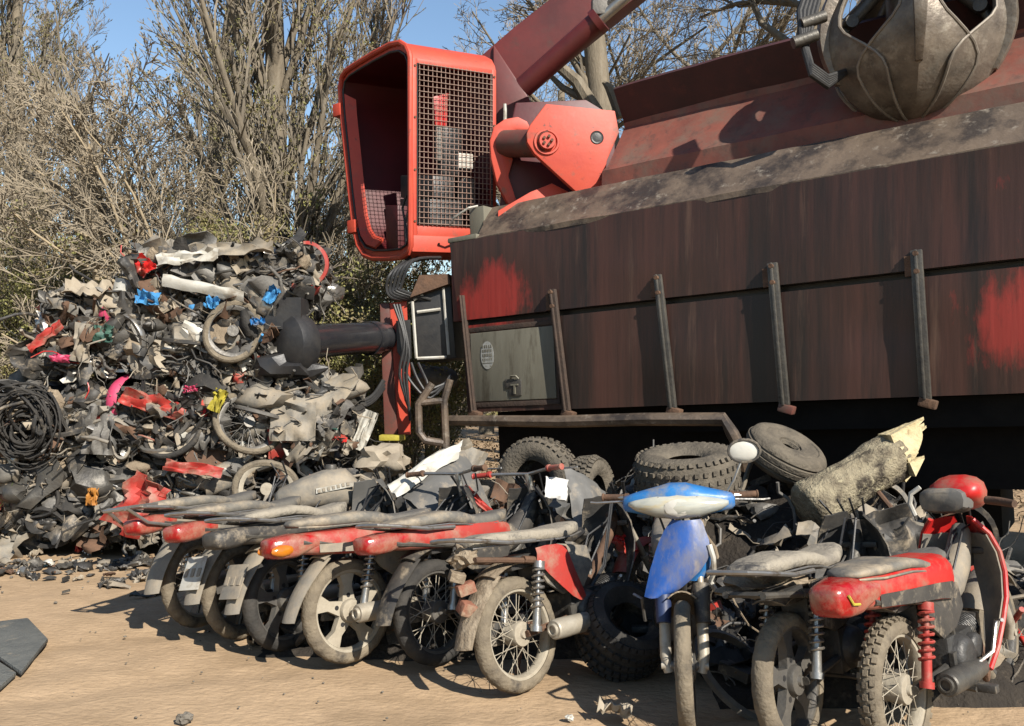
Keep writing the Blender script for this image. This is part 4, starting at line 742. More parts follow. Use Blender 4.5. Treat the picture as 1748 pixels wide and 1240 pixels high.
# ------------------------------------------------------------------ motorcycles
def wheel(root, name, loc, R=.288, r=.043, style='spoke', tyre='tyre', rim='rim', knob=False):
    mb = MB(); R2 = R-.066
    mb.lathe([(R2-.022, -.012), (R2-.012, -.03), (R2+.012, -.034), (R2+.012, -.026), (R2-.002, -.012), (R2-.002, .012), (R2+.012, .026), (R2+.012, .034), (R2-.012, .03), (R2-.022, .012)], (0, 0, 0), (0, 1, 0), 48, closed=True)
    mb.lathe([(.001, -.062), (.02, -.062), (.024, -.05), (.06, -.046), (.066, -.03), (.055, .03), (.06, .045), (.024, .05), (.02, .062), (.001, .062)], (0, 0, 0), (0, 1, 0), 22)
    if style == 'mag':
        for k in range(5):
            a = 2*math.pi*k/5+.3; d = Vector((math.cos(a), 0, math.sin(a))); w = Vector((-d.z, 0, d.x)); y = Vector((0, .02, 0))
            q = [d*.05-w*.042, d*(R2*.62)-w*.026, d*(R2-.01)-w*.052, d*(R2-.01)+w*.052, d*(R2*.62)+w*.026, d*.05+w*.042]; mb.prism([p-y for p in q], y*2)
    wh = mb.build(name, rim, root, loc=loc)
    if style == 'mag':
        mb = MB()
        for k in range(5):
            a = 2*math.pi*k/5+.3; d = Vector((math.cos(a), 0, math.sin(a)))
            mb = MB(); mb.cyl(d*.085+Vector((0, -.0215, 0)), d*.085+Vector((0, .0215, 0)), .013, 12); mb.build('recess_disc', 'black', wh)  # black disc painted for the shade inside a recess
    else:
        mb = MB()
        for k in range(36):
            a = 2*math.pi*k/36; s = 1 if k % 2 else -1; b = a+(.75 if k % 4 < 2 else -.75); mb.tube([(.055*math.cos(b), s*.036, .055*math.sin(b)), ((R2-.018)*math.cos(a), s*.006, (R2-.018)*math.sin(a))], .0022, 4)
        mb.build('spokes', 'rim' if style == 'spoke' else 'rimdark', wh)
    mb = MB(); n = 72; pr = []
    for k in range(13): a = R_(-118+236*k/12); pr.append((R-r+r*math.cos(a)*(1. if abs(a) < 1.2 else 1.05), r*1.02*math.sin(a)))
    pr += [(R2+.002, .026), (R2+.002, -.026)]
    mb.lathe(pr, (0, 0, 0), (0, 1, 0), n, closed=True, jag=lambda i, j: (-.0035 if (i+(j > 6)) % 3 == 0 and j in (3, 4, 5, 7, 8, 9) else (-.002 if j == 6 else 0)))
    if knob:
        for k in range(40):
            for s, of in ((-1, 0), (1, .5), (0, .25)):
                a = 2*math.pi*(k+of)/40; rad = R+.002-(.007 if s else 0); c = Vector((rad*math.cos(a), s*.026, rad*math.sin(a))); m3 = Matrix.Rotation(-a, 3, 'Y')
                mb.box(c, (.014, .020, .024), m3 @ Matrix.Rotation(s*.35, 3, 'Z'))
    mb.build('tyre_rubber' if False else 'tyre', tyre, wh); return wh
def bike(label, contact, heading, lean, steer=0., **k):
    o = dict(style='spoke', tyre='tyre', rim='rim', knob=False, tail='reddust', lens='redlens', seat='seat', front=True, shield=None, headset=None, lens_front=None, plate=False, flap=True, rack=True, muffler='muffler', shock='chrome', mx=0., side=None, mirror=False,
             fwheel=True, grip='blackdust', ffender='greydust', mud=False, tailmark=None, seat_dz=0., tail_dz=0., fender='greydust', engine=True, group='scrapped motorcycles in the row', flatseat=False, winker=None, bars=True, tcol2=None, gear=True)
    o.update(k); random.seed(int(abs(contact[0])*1000)); R = .288; W = 1.2
    t = thing('motorcycle', label, 'motorcycle', contact, (R_(lean), 0, R_(heading)), o['group'])
    wheel(t, 'rear_wheel', (0, 0, R), R, .043, o['style'], o['tyre'], o['rim'], o['knob'])
    HD = Vector((.93, 0, .80))
    mb = MB()
    for s in (-1, 1):
        mb.tube([(0, s*.075, R), (.22, s*.078, R+.01), (.46, s*.07, R+.02)], .018, 8)
        mb.tube([(.5, s*.07, .34), (.40, s*.09, .52), (.2, s*.10, .62), (-.1, s*.095, .67), (-.30, s*.085, .70)], .015, 8)
        mb.tube([(.02, s*.10, .655), (.10, s*.10, .64)], .02, 8)
    mb.tube([HD+Vector((.02, 0, -.06)), (.80, 0, .60), (.66, 0, .47), (.52, 0, .40), (.46, 0, .36)], .030, 10); mb.tube([HD, HD+Vector((.05, 0, -.14))], .033, 10); mb.tube([(-.28, -.09, .70), (-.28, .09, .70)], .014, 6)
    mb.tube([(.36, -.19, .22), (.38, -.10, .22), (.38, .1, .22), (.36, .19, .22)], .013, 6)
    mb.tube([(.3, .12, .3), (.22, .2, .15), (.2, .24, .02)], .012, 6)
    mb.build('frame', 'steel' if not o['mud'] else 'rust', t)
    if o['engine']:
        mb = MB(); mb.box((.50, 0, .33), (.30, .19, .20)); en = None
        for s in (-1, 1): mb.lathe([(.001, .145), (.07, .143), (.09, .125), (.10, .09)], (.47, 0, .33), (0, s, 0), 22); mb.lathe([(.001, .14), (.05, .138), (.06, .12), (.06, .08)], (.60, 0, .35), (0, s, 0), 18)
        for i in range(9): mb.lathe([(.001, -.004), (.072, -.004), (.075, 0), (.072, .004), (.001, .004)], (.66+.016*i, 0, .365+.003*i), (1, 0, .15), 16)
        mb.box((.82, 0, .39), (.07, .13, .13)); mb.tube([(.62, 0, .44), (.66, 0, .52), (.55, 0, .56)], .022, 8); mb.box((.50, 0, .56), (.16, .12, .10)); mb.build('engine', 'engine', t, bevel=.012)
    if o['muffler']:
        m0 = o['mx']; mb = MB(); z = R-.005; y = -.145
        mb.lathe([(.001, 0), (.020, .0), (.022, -.012), (.030, -.012), (.032, .004), (.044, .004), (.050, .012), (.052, .05), (.050, .26), (.038, .40), (.022, .48)], (m0, y, z), (1, 0, -.04), 22); mu = mb.build('muffler', o['muffler'], t, ang=30)
        mb = MB(); mb.tube([(m0+.46, y, z-.02), (.62, -.14, .20), (.80, -.09, .22), (.88, -.03, .32), (.86, 0, .38)], .017, 8); mb.build('exhaust_pipe', 'rust', mu)
        mb = MB(); mb.box((m0+.22, y+.04, z+.05), (.05, .02, .07)); mb.build('bracket', 'steel', mu)
    if o['shock']:
        for s in (-1, 1):
            mb = MB(); a = Vector((.03, s*.115, R+.02)); b = Vector((.12, s*.115, .63)); d = b-a; mb.tube([a, a+d*.45], .021, 12); mb.tube([a+d*.45, b], .013, 10); mb.tube([b-d*.10, b], .032, 12); mb.tube([a-d*.04, a+d*.04], .030, 10)
            sp = []; e1 = d.normalized().orthogonal().normalized(); e2 = d.normalized().cross(e1)
            for i in range(61): f = i/60; sp.append(a+d*(.28+.64*f)+(e1*math.cos(f*44)+e2*math.sin(f*44))*.029)
            mb.tube(sp, .0065, 6); mb.build('shock', o['shock'], t)
    # side covers, battery box, cables
    random.seed(int(abs(contact[0])*1000)+7)
    for sd in (-1, 1):
        mb = MB(); pts_ = [(.10, .61), (.16, .50), (.30, .43), (.46, .45), (.55, .55), (.52, .66), (.30, .69), (.13, .68)]; mb.prism([(x+rr(-.015, .015), sd*.088, z+rr(-.015, .015)) for x, z in pts_], (0, sd*.022, 0)); mb.build('side_cover', random.choice(['blackdust', 'greydust', 'blackdust', 'seatdark']), t, bevel=.012)
    mb = MB(); mb.box((.24, 0, .56), (.20, .13, .16)); mb.box((.05, 0, .64), (.16, .12, .07)); mb.build('battery_box', 'engine', t, bevel=.01)
    for q in range(4):
        y = rr(-.12, .12); mb = MB(); mb.tube([(.50+rr(-.1, .1), y*.8, .42), (.66, y*1.3, .62+rr(-.1, .1)), (.84, y*1.2, .80+rr(-.1, .1)), (.98, y, .86), (.93, y*1.5, .97)], .006, 5); mb.build('cable', 'hose', t)
    mb = MB(); mb.tube([(.50, -.16, .30), (.60, -.19, .33), (.66, -.20, .46), (.62, -.24, .47)], .009, 6); mb.build('kick_lever', 'chrome', t)
    mb = MB(); mb.box((.385, -.215, .225), (.05, .10, .035)); mb.build('footrest', 'blackdust', t, bevel=.008)
    # chain case on the left, rear fender and flap
    mb = MB(); mb.prism([(-.10, .10, R-.05), (-.08, .10, R+.06), (.45, .10, R+.08), (.48, .10, R-.02), (.3, .10, R-.07)], (0, .03, 0)); mb.build('chain_case', 'blackdust', t, bevel=.01)
    if o['fender']:
        mb = MB(); mb.sheet(arcstrip(.0, R+.03, R+.05, 42, 122 if o['flap'] else 108, .072, .075), .006); fe = mb.build('rear_fender', o['fender'], t)
        if o['flap']:
            g = []
            for i in range(9):
                f = i/8; x = -.15-.24*f-.035*math.sin(f*3.1); z = .605-.315*f; w = .074-.004*math.sin(f*3)-.014*f*f; g.append([(x+.022*abs(s)**2, w*s, z-.012*abs(s)**2*(1-f)) for s in (-1, -.6, 0, .6, 1)])
            mb = MB(); mb.sheet(g, .006); mb.build('mud_flap', o['fender'], fe)
        if o['plate']:
            mb = MB(); mb.box((-.335, 0, .46), (.006, .155, .20), Matrix.Rotation(R_(30), 3, 'Y')); pl = mb.build('license_plate', 'greydust' if o['plate'] == 'back' else 'white', fe, bevel=.004)
            mb = MB()
            for q in range(3): mb.box((-.339, -.05+.05*q, .465), (.006, .024, .05), Matrix.Rotation(R_(30), 3, 'Y'))
            mb.build('embossing', 'greydust', pl)
    # seat
    dz = o['seat_dz']; tx = o.get('tx', .09)
    if o['seat']:
        sv = random.Random(int(abs(contact[0])*977)); cut = sv.choice([0, .04, .08]); hump = sv.uniform(-.004, .010)
        if o['flatseat']: secs = [(-.40, .03, .775, .012), (-.38, .07, .775, .03), (-.25, .115, .775, .037), (0, .13, .765, .04), (.2, .13, .755, .045), (.32, .125, .76, .05), (.42, .10, .765, .042), (.47, .04, .765, .02)]
        else: secs = [(-.43, .03, .80, .010), (-.40, .07, .80, .025), (-.25, .11, .795, .036), (-.02, .125, .79, .042), (.10, .125, .775, .045), (.2, .12, .752, .045), (.36, .115, .75, .045), (.48, .085, .76, .042), (.55, .03, .77, .02)]
        mb = shape([(x*(1-cut)+tx, a*(1+.03*math.sin(x*9+dz*50)), z+dz-.004*math.sin(x*7)+hump*math.cos(x*8), b*o.get('seat_th', .85)*(1+.10*math.cos(x*6+cut*40))) for x, a, z, b in secs], 18, 3.6); se = mb.build('seat', o['seat'], t, ang=70)
        mb = MB(); mb.tube([(x+tx, -a*.99, z+dz-b*.72) for x, a, z, b in secs[1:-1]], .005, 6); mb.tube([(x+tx, a*.99, z+dz-b*.72) for x, a, z, b in secs[1:-1]], .005, 6); mb.build('piping', 'chrome' if o['rack'] == 'rail' else 'seatdark', se)
    # tail body
    if o['tail']:
        z = .70+dz+o['tail_dz']; secs = [(-.47, .045, z+.015, .03), (-.42, .075, z+.01, .045), (-.30, .10, z+.0, .055), (-.05, .125, z-.015, .065), (.2, .135, z-.03, .075), (.38, .125, z-.05, .085), (.50, .09, z-.06, .06)]; th_ = o.get('tail_h', 1.); secs = [(q[0]+tx, q[1], q[2]-.045*(th_-1)*2, q[3]*th_) for q in secs]
        mb = shape(secs, 18, 4.); tp = mb.build('tail_panel', o['tail'], t, ang=45)
        if o['tcol2']:
            for s in (-1, 1):
                mb = MB(); mb.sheet([[(x, s*(a*1.012+.002), zz-b*.1+q) for q in (.0, -b*.35, -b*.68)] for x, a, zz, b in secs[2:-1]], .004*s); mb.build('trim', o['tcol2'], tp)
        z2 = z+.0; z2 -= .045*(th_-1)*2; mb = shape([(q+tx, a, z, b*th_) for q, a, z, b in ((-.566, .050, z2+.010, .028), (-.560, .058, z2+.008, .036), (-.545, .070, z2+.003, .046), (-.49, .082, z2, .053), (-.415, .092, z2+.003, .056), (-.30, .108, z2+.012, .030))], 18, 3.8); tl = mb.build('tail_light', o['lens'], tp, ang=70)
        if o['winker']:
            for s in (-1, 1): mb = MB(); mb.blob((-.50+tx, s*.072, z2-.012), (.075, .022, .033), 1, .05); mb.build('turn_signal', o['winker'], tl)
        if o['tailmark']: mb = MB(); mb.tube([(-.520+tx, -.079, z2+.026), (-.5+tx, -.086, z2-.01), (-.46+tx, -.092, z2-.016)], .0055, 6); mb.build('lens_stripe', o['tailmark'], tl)
    if o['rack']:
        mb = MB(); zz = .80+dz
        mb.tube([(.0, -.135, zz-.06), (-.2, -.14, zz-.045), (-.38, -.12, zz-.01), (-.50, -.085, zz+.012), (-.525, 0, zz+.016), (-.50, .085, zz+.012), (-.38, .12, zz-.01), (-.2, .14, zz-.045), (0, .135, zz-.06)], .011, 8)
        if o['rack'] == 'long':
            for y in (-.05, .05): mb.tube([(-.22, y, zz+.0), (-.45, y, zz+.02), (-.66, y*1.3, zz+.025)], .011, 7)
            mb.tube([(-.66, -.085, zz+.02), (-.66, .085, zz+.02)], .011, 7); mb.tube([(-.64, -.08, zz+.02), (-.52, -.1, zz-.08), (-.36, -.11, zz-.12)], .010, 7); mb.tube([(-.64, .08, zz+.02), (-.52, .1, zz-.08), (-.36, .11, zz-.12)], .010, 7)
        mb.v = [(v[0]+tx, v[1], v[2]) for v in mb.v]; mb.build('grab_rail', 'chrome', t)
    if o['side']:
        for s in (-1,):
            mb = MB(); mb.sheet([[(x, s*(y_-.012*abs(q-.5)), z0+(z1-z0)*q) for q in (0, .25, .5, .75, 1)] for x, y_, z0, z1 in ((.10, .125, .64, .70), (.16, .14, .56, .705), (.24, .15, .48, .70), (.31, .15, .42, .68), (.37, .14, .39, .54), (.43, .13, .375, .42))], .005*s); mb.build('side_panel', o['side'], t)
    # front end
    if o['front']:
        S = Matrix.Rotation(R_(steer), 3, 'Z'); ax = Vector((W, 0, R))
        fr = bpy.data.objects.new('front_fork', None)
        def ST(p): p = Vector(p)-Vector((HD.x, 0, 0)); return S @ p+Vector((HD.x, 0, 0))
        mb = MB()
        for s in (-1, 1):
            mb.tube([ST((.96, s*.085, .74)), ST((1.09, s*.085, .50))], .016, 10); mb.tube([ST((1.08, s*.085, .52)), ST((1.185, s*.085, .33)), ST((W, s*.07, R-.03))], .026, 12); mb.tube([ST((W, s*.05, R)), ST((W, s*.105, R))], .018, 10)
        fk = mb.build('front_fork', o.get('fork', 'muffler'), t); mb = MB(); mb.box(ST((.965, 0, .73)), (.05, .20, .03), S); mb.build('fork_yoke', 'steel', fk, bevel=.008)
        if o['fwheel']:
            fw = wheel(t, 'front_wheel', ST(ax), R, .036, 'spoke', o['tyre'], 'rimdark'); fw.rotation_euler = (0, 0, R_(steer))
        if o.get('apron'):
            for sd in (-1, 1):
                mb = MB(); mb.tube([ST((1.05, sd*.088, .62)), ST((1.13, sd*.088, .46))], [.04, .034], 12); mb.build('fork_cover', 'blackdust' if sd > 0 else 'bluedark', fk)
        if o['ffender']:
            mb = MB(); g = arcstrip(W, R, R+.035, o.get('ff0', 40), 150, .062, .07, crown=.03); g = [[ST(p) for p in r] for r in g]; mb.sheet(g, .006); mb.build('front_fender', o['ffender'], t)
        if o['bars']:
            mb = MB(); bar = [(.80, -.36, 1.0), (.83, -.26, 1.0), (.89, -.10, .985), (.91, 0, .975), (.89, .10, .985), (.83, .26, 1.0), (.80, .36, 1.0)]; mb.tube([ST(p) for p in bar], .011, 8); mb.tube([ST((.935, 0, .80)), ST((.905, 0, .98))], .02, 8); hb = mb.build('handlebar', 'chrome', t)
            for s in (-1, 1):
                mb = MB(); mb.tube([ST((.825, s*.245, 1.)), ST((.822, s*.262, 1.)), ST((.82, s*.266, 1.)), ST((.797, s*.37, 1.)), ST((.796, s*.374, 1.)), ST((.795, s*.38, 1.))], [.022, .022, .0165, .0165, .021, .019], 12); mb.build('grip', o['grip'], hb)
                mb = MB(); mb.tube([ST((.845, s*.24, 1.0)), ST((.90, s*.27, .992)), ST((.885, s*.40, .985)), ST((.88, s*.43, .988))], .006, 6); mb.build('lever', 'chrome', hb)
            if o['mirror']:
                mb = MB(); s = o['mirror']; mb.tube([ST((.85, s*.22, 1.0)), ST((.86, s*.27, 1.08)), ST((.83, s*.31, 1.17))], .006, 6); mr_ = mb.build('mirror_stalk', 'chrome', hb); mb = MB(); mb.blob(ST((.83, s*.325, 1.215)), (.016, .075, .055), 1, .04); mi_ = mb.build('mirror', 'mirrorface', mr_); mb = MB(); mb.tube([ST((.838, s*(.325+.075*math.cos(a_*.314)*1.0)*1.0, 1.215+.055*math.sin(a_*.314))) for a_ in range(20)], .007, 6, closed=True); mb.build('mirror_rim', 'blackdust', mi_)
        if o['headset']:
            hm = o['headset']; mb = shape([(-.265, .022, .985, .022), (-.255, .04, .985, .036), (-.20, .06, .988, .050), (-.14, .075, .992, .062), (-.09, .09, .996, .070), (-.04, .10, 1.0, .080), (.04, .10, 1.0, .080), (.09, .09, .996, .070), (.14, .075, .992, .062), (.20, .06, .99, .050), (.25, .042, .99, .038), (.265, .025, .99, .024)], 16, 3.0, .93, 'y'); mb.v = [tuple(ST(p)) for p in mb.v]; hs = mb.build('headset_cover', hm, t, ang=60)
            if o['lens_front']: mb = shape([(-.235, .012, .988, .010), (-.2, .035, .982, .028), (-.10, .078, .978, .056), (0, .092, .978, .066), (.10, .078, .978, .056), (.2, .035, .982, .028), (.235, .012, .988, .010)], 16, 2.2, .975, 'y'); mb.v = [tuple(ST(p)) for p in mb.v]; hl = mb.build('headlight', o['lens_front'], hs, ang=70)
            for y_, r_, m_ in ((0, .05, 'beige'), (-.15, .026, 'orangelens'), (.15, .026, 'orangelens')): mb = MB(); mb.blob(ST((.965+(.088 if y_ == 0 else .042), y_, .978)), (.010, r_*1.3, r_*.85), 1, .05); mb.build('lamp_reflector' if y_ == 0 else 'turn_signal', 'white' if y_ == 0 else 'amberdust', hl)
            for y_ in (-.09, .09): mb = MB(); mb.tube([ST((1.02, y_, 1.025)), ST((1.048, y_, .98)), ST((1.02, y_, .93))], .004, 5); mb.build('lens_divider', 'greydark', hl)
        if o.get('cowl'): mb = shape([(.86, .09, 1.02, .03), (.90, .12, 1.03, .055), (.98, .13, 1.02, .085), (1.06, .10, .99, .07), (1.10, .04, .97, .03)], 14, 2.4); mb.v = [tuple(ST(p)) for p in mb.v]; cw = mb.build('headlight_cowl', o['cowl'], t, ang=60); mb = shape([(.82, .06, 1.0, .03), (.835, .105, .99, .055), (.87, .12, .985, .065), (.93, .12, .985, .07)], 14, 3.2, .04); mb.v = [tuple(ST(p)) for p in mb.v]; mb.build('meter_panel', 'greydark', cw); mb = MB(); mb.tube([ST(p) for p in ((.80, .12, 1.06), (.79, .165, 1.03), (.80, .18, .98), (.82, .17, .92))], .012, 8); mb.build('panel_edge', 'white', cw); mb = MB(); mb.tube([ST((.86, -.16, .985)), ST((.84, -.22, .98)), ST((.80, -.30, .97))], [.02, .02, .018], 10); mb.build('grip', 'rust', cw)
        if o.get('apron'):
            rows = ((.915, -.03, .10), (.90, -.045, .112), (.866, -.07, .12), (.82, -.095, .135), (.77, -.115, .14), (.725, -.13, .12), (.685, -.145, .09), (.645, -.155, .045), (.61, -.165, .0), (.59, -.17, -.03), (.57, -.175, -.09))
            mb = MB(); mb.sheet([[ST((1.03+.25*(.92-z)-.035*q*q+.006*noise.noise((q*2, z*9, 1)), (y0+y1)/2+(y1-y0)/2*q, z)) for q in (-1, -.8, -.5, -.2, .0, .2, .5, .8, 1)] for z, y0, y1 in rows], .010); ap = mb.build('front_apron', o['apron'], t, ang=60)
            mb = MB(); mb.tube([ST((1.03, .135, .80)), ST((1.04, .15, .74)), ST((1.03, .15, .67)), ST((1.0, .13, .62)), ST((.98, .16, .565)), ST((.96, .20, .55))], .013, 8); mb.build('shield_rim', 'white', ap)
            mb = MB(); mb.sheet([[ST((1.03-.03*q*q, a0+(a1-a0)*(q+1)/2, z)) for q in (-1, -.5, 0, .5, 1)] for z, a0, a1 in ((.775, .11, .145), (.72, .09, .14), (.67, .05, .13), (.63, .02, .10))], .008); mb.build('inner_shield', 'bluebright', ap)
        if o['shield']:
            for s in o.get('sides', (-1, 1)):
                g = []
                for i, (z, x, w0, w1) in enumerate(((.90, .955, .03, .10), (.82, .985, .02, .155), (.74, 1.0, .02, .185), (.64, .99, .03, .20), (.54, .95, .06, .205), (.44, .88, .09, .20), (.34, .80, .11, .19), (.26, .70, .13, .18))):
                    g.append([(x-.11*q*q-.02*q, s*(w0+(w1-w0)*q), z+.012*noise.noise((z*9, q*3, contact[0]))) for q in (0, .25, .5, .75, 1)])
                mb = MB(); mb.sheet(g, .007*s); sh = mb.build('leg_shield', o['shield'], t, ang=60)
                if o.get('inner'): mb = MB(); mb.sheet([[(p[0]-.02, p[1]*.97, p[2]) for p in r] for r in g[1:]], .006*s); mb.build('inner_panel', o['inner'], sh, ang=60)
                if o.get('edge'): mb = MB(); mb.tube([r[-1] for r in g], .012, 8); mb.build('edge_trim', o['edge'], sh)
        mb = shape([(.44, .05, .62, .06), (.56, .075, .60, .085), (.70, .07, .62, .08), (.84, .06, .70, .08), (.92, .05, .80, .07)], 14, 2.6); 
        if o.get('tunnel'): mb.build('frame_cover', o['tunnel'], t, ang=60)
    return t
def at(px, py, Y=None):                # ground contact under a photo pixel
    Y = Y or 1.6*1500/(py-640); return ((px-874)/1500*Y, Y, 0)
BK = {}
BK[1] = bike('leftmost motorcycle in the row with tubular tail rack and spoked rear wheel', at(346, 1070), 66, -9, tail='greydust', lens='redlens', seat='seatdark', rack='long', plate=False, bars=False, mx=-.02, ffender='blackdust', fender='greydust')
BK[2] = bike('second motorcycle from the left with dark seat and pale tail plate', at(418, 1090), 63, -9, tail='seatdark', lens='redlens', seat='seatdark', rack='rail', plate=True, tyre='tyre', bars=False, mx=0, fender='greydust', style='mag', rim='rimdark')
BK[3] = bike('third motorcycle from the left with black rear wheel and grey leg shield', at(492, 1110), 58, -9, tail='blackdust', lens='blackdust', seat='seat', rack='rail', tyre='tyredark', rim='rimdark', plate='back', shield='greydark', mx=.0, style='mag', fender='greydust', bars=False)
BK[4] = bike('motorcycle with red tail, yellow signal lens and cast alloy rear wheel', at(600, 1132), 45, -8, tail='reddust', tcol2='greydust', lens='redlens', winker='orangelens', seat='seatdark', rack=False, style='mag', rim='rim', grip='rust', mx=-.04, shield='blackdust', fender='greydust', headset=None, bars=True, tail_h=1.15)
BK[5] = bike('motorcycle with broken dark red tail light and shaded black rear wheel', at(752, 1135), 48, -9, tail='reddust', lens='redlens', seat='seatdark', rack='rail', tyre='tyredark', rim='rimdark', mx=.05, shield='blackdust', grip='reddust', headset=None, tunnel='blackdust', muffler='steel', tail_dz=.01, fender='blackdust')
BK[6] = bike('muddy motorcycle with beige seat, red side panel and spoked rear wheel', at(895, 1182), 47, -11, tail=None, seat='seat', rack='rail', mud=True, side='reddust', mx=.12, shield='blackdust', headset=None, fender='mud', grip='rust', bars=False, ffender='reddust', flatseat=True)
BK[7] = bike('blue scooter facing the viewer with wide pale headlight', ((1160-874)/1500*5.15, 5.15, 0), 262, 3, steer=-4, tail='greydust', seat=None, rack=False, shield=None, apron='blue', ff0=100, headset='bluebright', lens_front='paleglass', mirror=1, tyre='tyre', ffender='mud', grip='rust', muffler=None, tunnel='blackdust')
BK[8] = bike('motorcycle with bare dusty rear tyre and grey seat between the blue and red bikes', at(1362, 1278), 48, -8, tail=None, seat='seat', rack='rail', style='mag', rim='rimdark', mx=.1, muffler=None, shield='blackdust', fender='blackdust', flap=False, headset=None, bars=False)
BK[9] = bike('bright red motorcycle with red tail light and knobbly rear tyre at the right', at(1545, 1296), 44, -7, tail='red', lens='redlens', tailmark='yellow', seat='seatdark', rack=False, tyre='tyre', knob=True, mx=.15, muffler='steel', shield='red', inner='greydust', headset=None, bars=False, cowl='red', meter=True, shock='reddust', fender='blackdust', flap=False, edge='red', tunnel='greydust', tcol2='blackdust', tail_h=1.3, seat_th=.6, seat_dz=.015, tail_dz=.045, tx=.03, fork_cover=None)
# ------------------------------------------------------------------ heap behind the row, loose tyres, log and debris
def heap():
    random.seed(31); nx, ny = 90, 26; g = []
    top = [(-1.6, .25), (-.9, .42), (-.2, .50), (.4, .55), (1.2, .66), (2.0, .72), (2.7, .60), (3.2, .30), (3.6, .05)]
    def prof(x):
        for (a, ha), (b, hb) in zip(top, top[1:]):
            if a <= x <= b: return ha+(hb-ha)*(x-a)/(b-a)
        return .02
    for i in range(nx):
        row = []; x = -1.75+5.3*i/(nx-1)
        for j in range(ny):
            f = j/(ny-1); y = 7.7-.17*(x+1.7)-f*1.75+.2*math.sin(x*2)*.5; z = prof(x)*math.sin(math.pi*min(1, f*1.05))**.7+.09*noise.noise((x*3, y*3, 0))+.05*noise.noise((x*9, y*9, 2)); row.append((x, y, z if 0 < j < ny-1 else -.05))
        g.append(row)
    t = thing('scrap_heap', 'dark heap of mud and broken motorcycle scrap between the row and the baler', 'scrap heap', (.9, 6.6, 0))
    mb = MB(); mb.sheet(g, .01); mb.build('mound', 'shademud', t, t.location, ang=50)
    mb = MB(); random.seed(32)
    for k in range(620):
        i, j = random.randint(3, nx-4), random.randint(3, ny-3); p = g[i][j]; scrap_bit(mb, (p[0]+rr(-.04, .04), p[1]+rr(-.04, .04), p[2]+rr(-.02, .10)), rr(.6, 1.2), flat=.8)
    o = mb.build('loose_scrap', SCRAP, t, t.location, ang=40); o['kind'] = 'stuff'
heap()
def fat_tyre(label, p, R, r, axis, m='tyre', knobs=True, seed=1, rim=.16):
    random.seed(seed); t = thing('loose_tyre', label, 'tyre', p, group='loose fat tyres'); q = Vector(axis).normalized(); mb = MB(); n = 56
    prof = [(rim, -r*.62), (rim+.02, -r*.8), (R*.72, -r*1.02), (R*.90, -r*.92), (R, -r*.55), (R*1.01, 0), (R, r*.55), (R*.90, r*.92), (R*.72, r*1.02), (rim+.02, r*.8), (rim, r*.62), (rim+.035, r*.5), (R*.9, r*.4), (R*.9, -r*.4), (rim+.035, -r*.5)]
    if not knobs:                      # worn ribs left on the tread and a bead round the hole
        prof = [(rim, -r*.5), (rim+.012, -r*.72), (rim+.03, -r*.70), (rim+.035, -r*.84), (R*.62, -r*1.0), (R*.66, -r*.95), (R*.70, -r*1.02), (R*.84, -r*.98), (R*.93, -r*.8), (R*.975, -r*.55), (R*.955, -r*.5), (R*.955, -r*.42), (R*1.0, -r*.36), (R*1.005, -r*.06), (R*.98, -r*.03), (R*.98, r*.03), (R*1.005, r*.06), (R*1.0, r*.36), (R*.955, r*.42), (R*.955, r*.5), (R*.975, r*.55), (R*.93, r*.8), (R*.84, r*.98), (R*.70, r*1.02), (R*.66, r*.95), (R*.62, r*1.0), (rim+.035, r*.84), (rim+.03, r*.70), (rim+.012, r*.72), (rim, r*.5), (rim+.04, r*.3), (rim+.04, -r*.3)]
    mb.lathe(prof, (0, 0, 0), q, n, closed=True, jag=lambda i, j: .012*noise.noise((math.cos(i/n*6.28)*1.5, math.sin(i/n*6.28)*1.5, j*.4+seed)))
    if knobs:
        e1 = q.orthogonal().normalized(); e2 = q.cross(e1)
        for k in range(36):
            for row, of in ((-.82, 0), (-.42, .5), (0, 0), (.42, .5), (.82, 0)):
                a = 2*math.pi*(k+of)/36; d = e1*math.cos(a)+e2*math.sin(a); tg = -e1*math.sin(a)+e2*math.cos(a); rad = R*(1.012 if abs(row) < .5 else .945); nn = (d+q*(row*.75 if abs(row) > .5 else 0)).normalized()
                b = tg.cross(nn); m3 = Matrix((nn, tg, b)).transposed(); mb.box(d*rad+q*(row*r), (.022, .030, .028), m3)
    mb.build('carcass', m, t, ang=45)
    return t
fat_tyre('fat knobbly tyre lying on the heap behind the blue headlight', P(1172, 808, 6.0), .345, .155, (-.10, -.13, 1), 'tyregrey', seed=1, rim=.12)
fat_tyre('worn smooth tyre tilted against the bent side rail', P(1340, 775, 6.2), .29, .105, (.34, -.40, .85), 'tyregrey', knobs=False, seed=2, rim=.05)
fat_tyre('dark fat tyre standing on the ground under the red side panel and blue scooter', (.60, 4.74, .22), .235, .16, (.35, -.75, 1), 'tyredark', True, 3, .11)
fat_tyre('knobbly tyre on edge behind the handlebars with red grips', P(918, 822, 7.2), .35, .13, (-.6, -1, .1), 'tyregrey', True, 4, .17)
fat_tyre('narrow knobbly tyre on edge beside the crumpled dark bodywork', P(1010, 845, 6.1), .26, .09, (.95, -.5, .15), 'tyregrey', True, 5, .13)
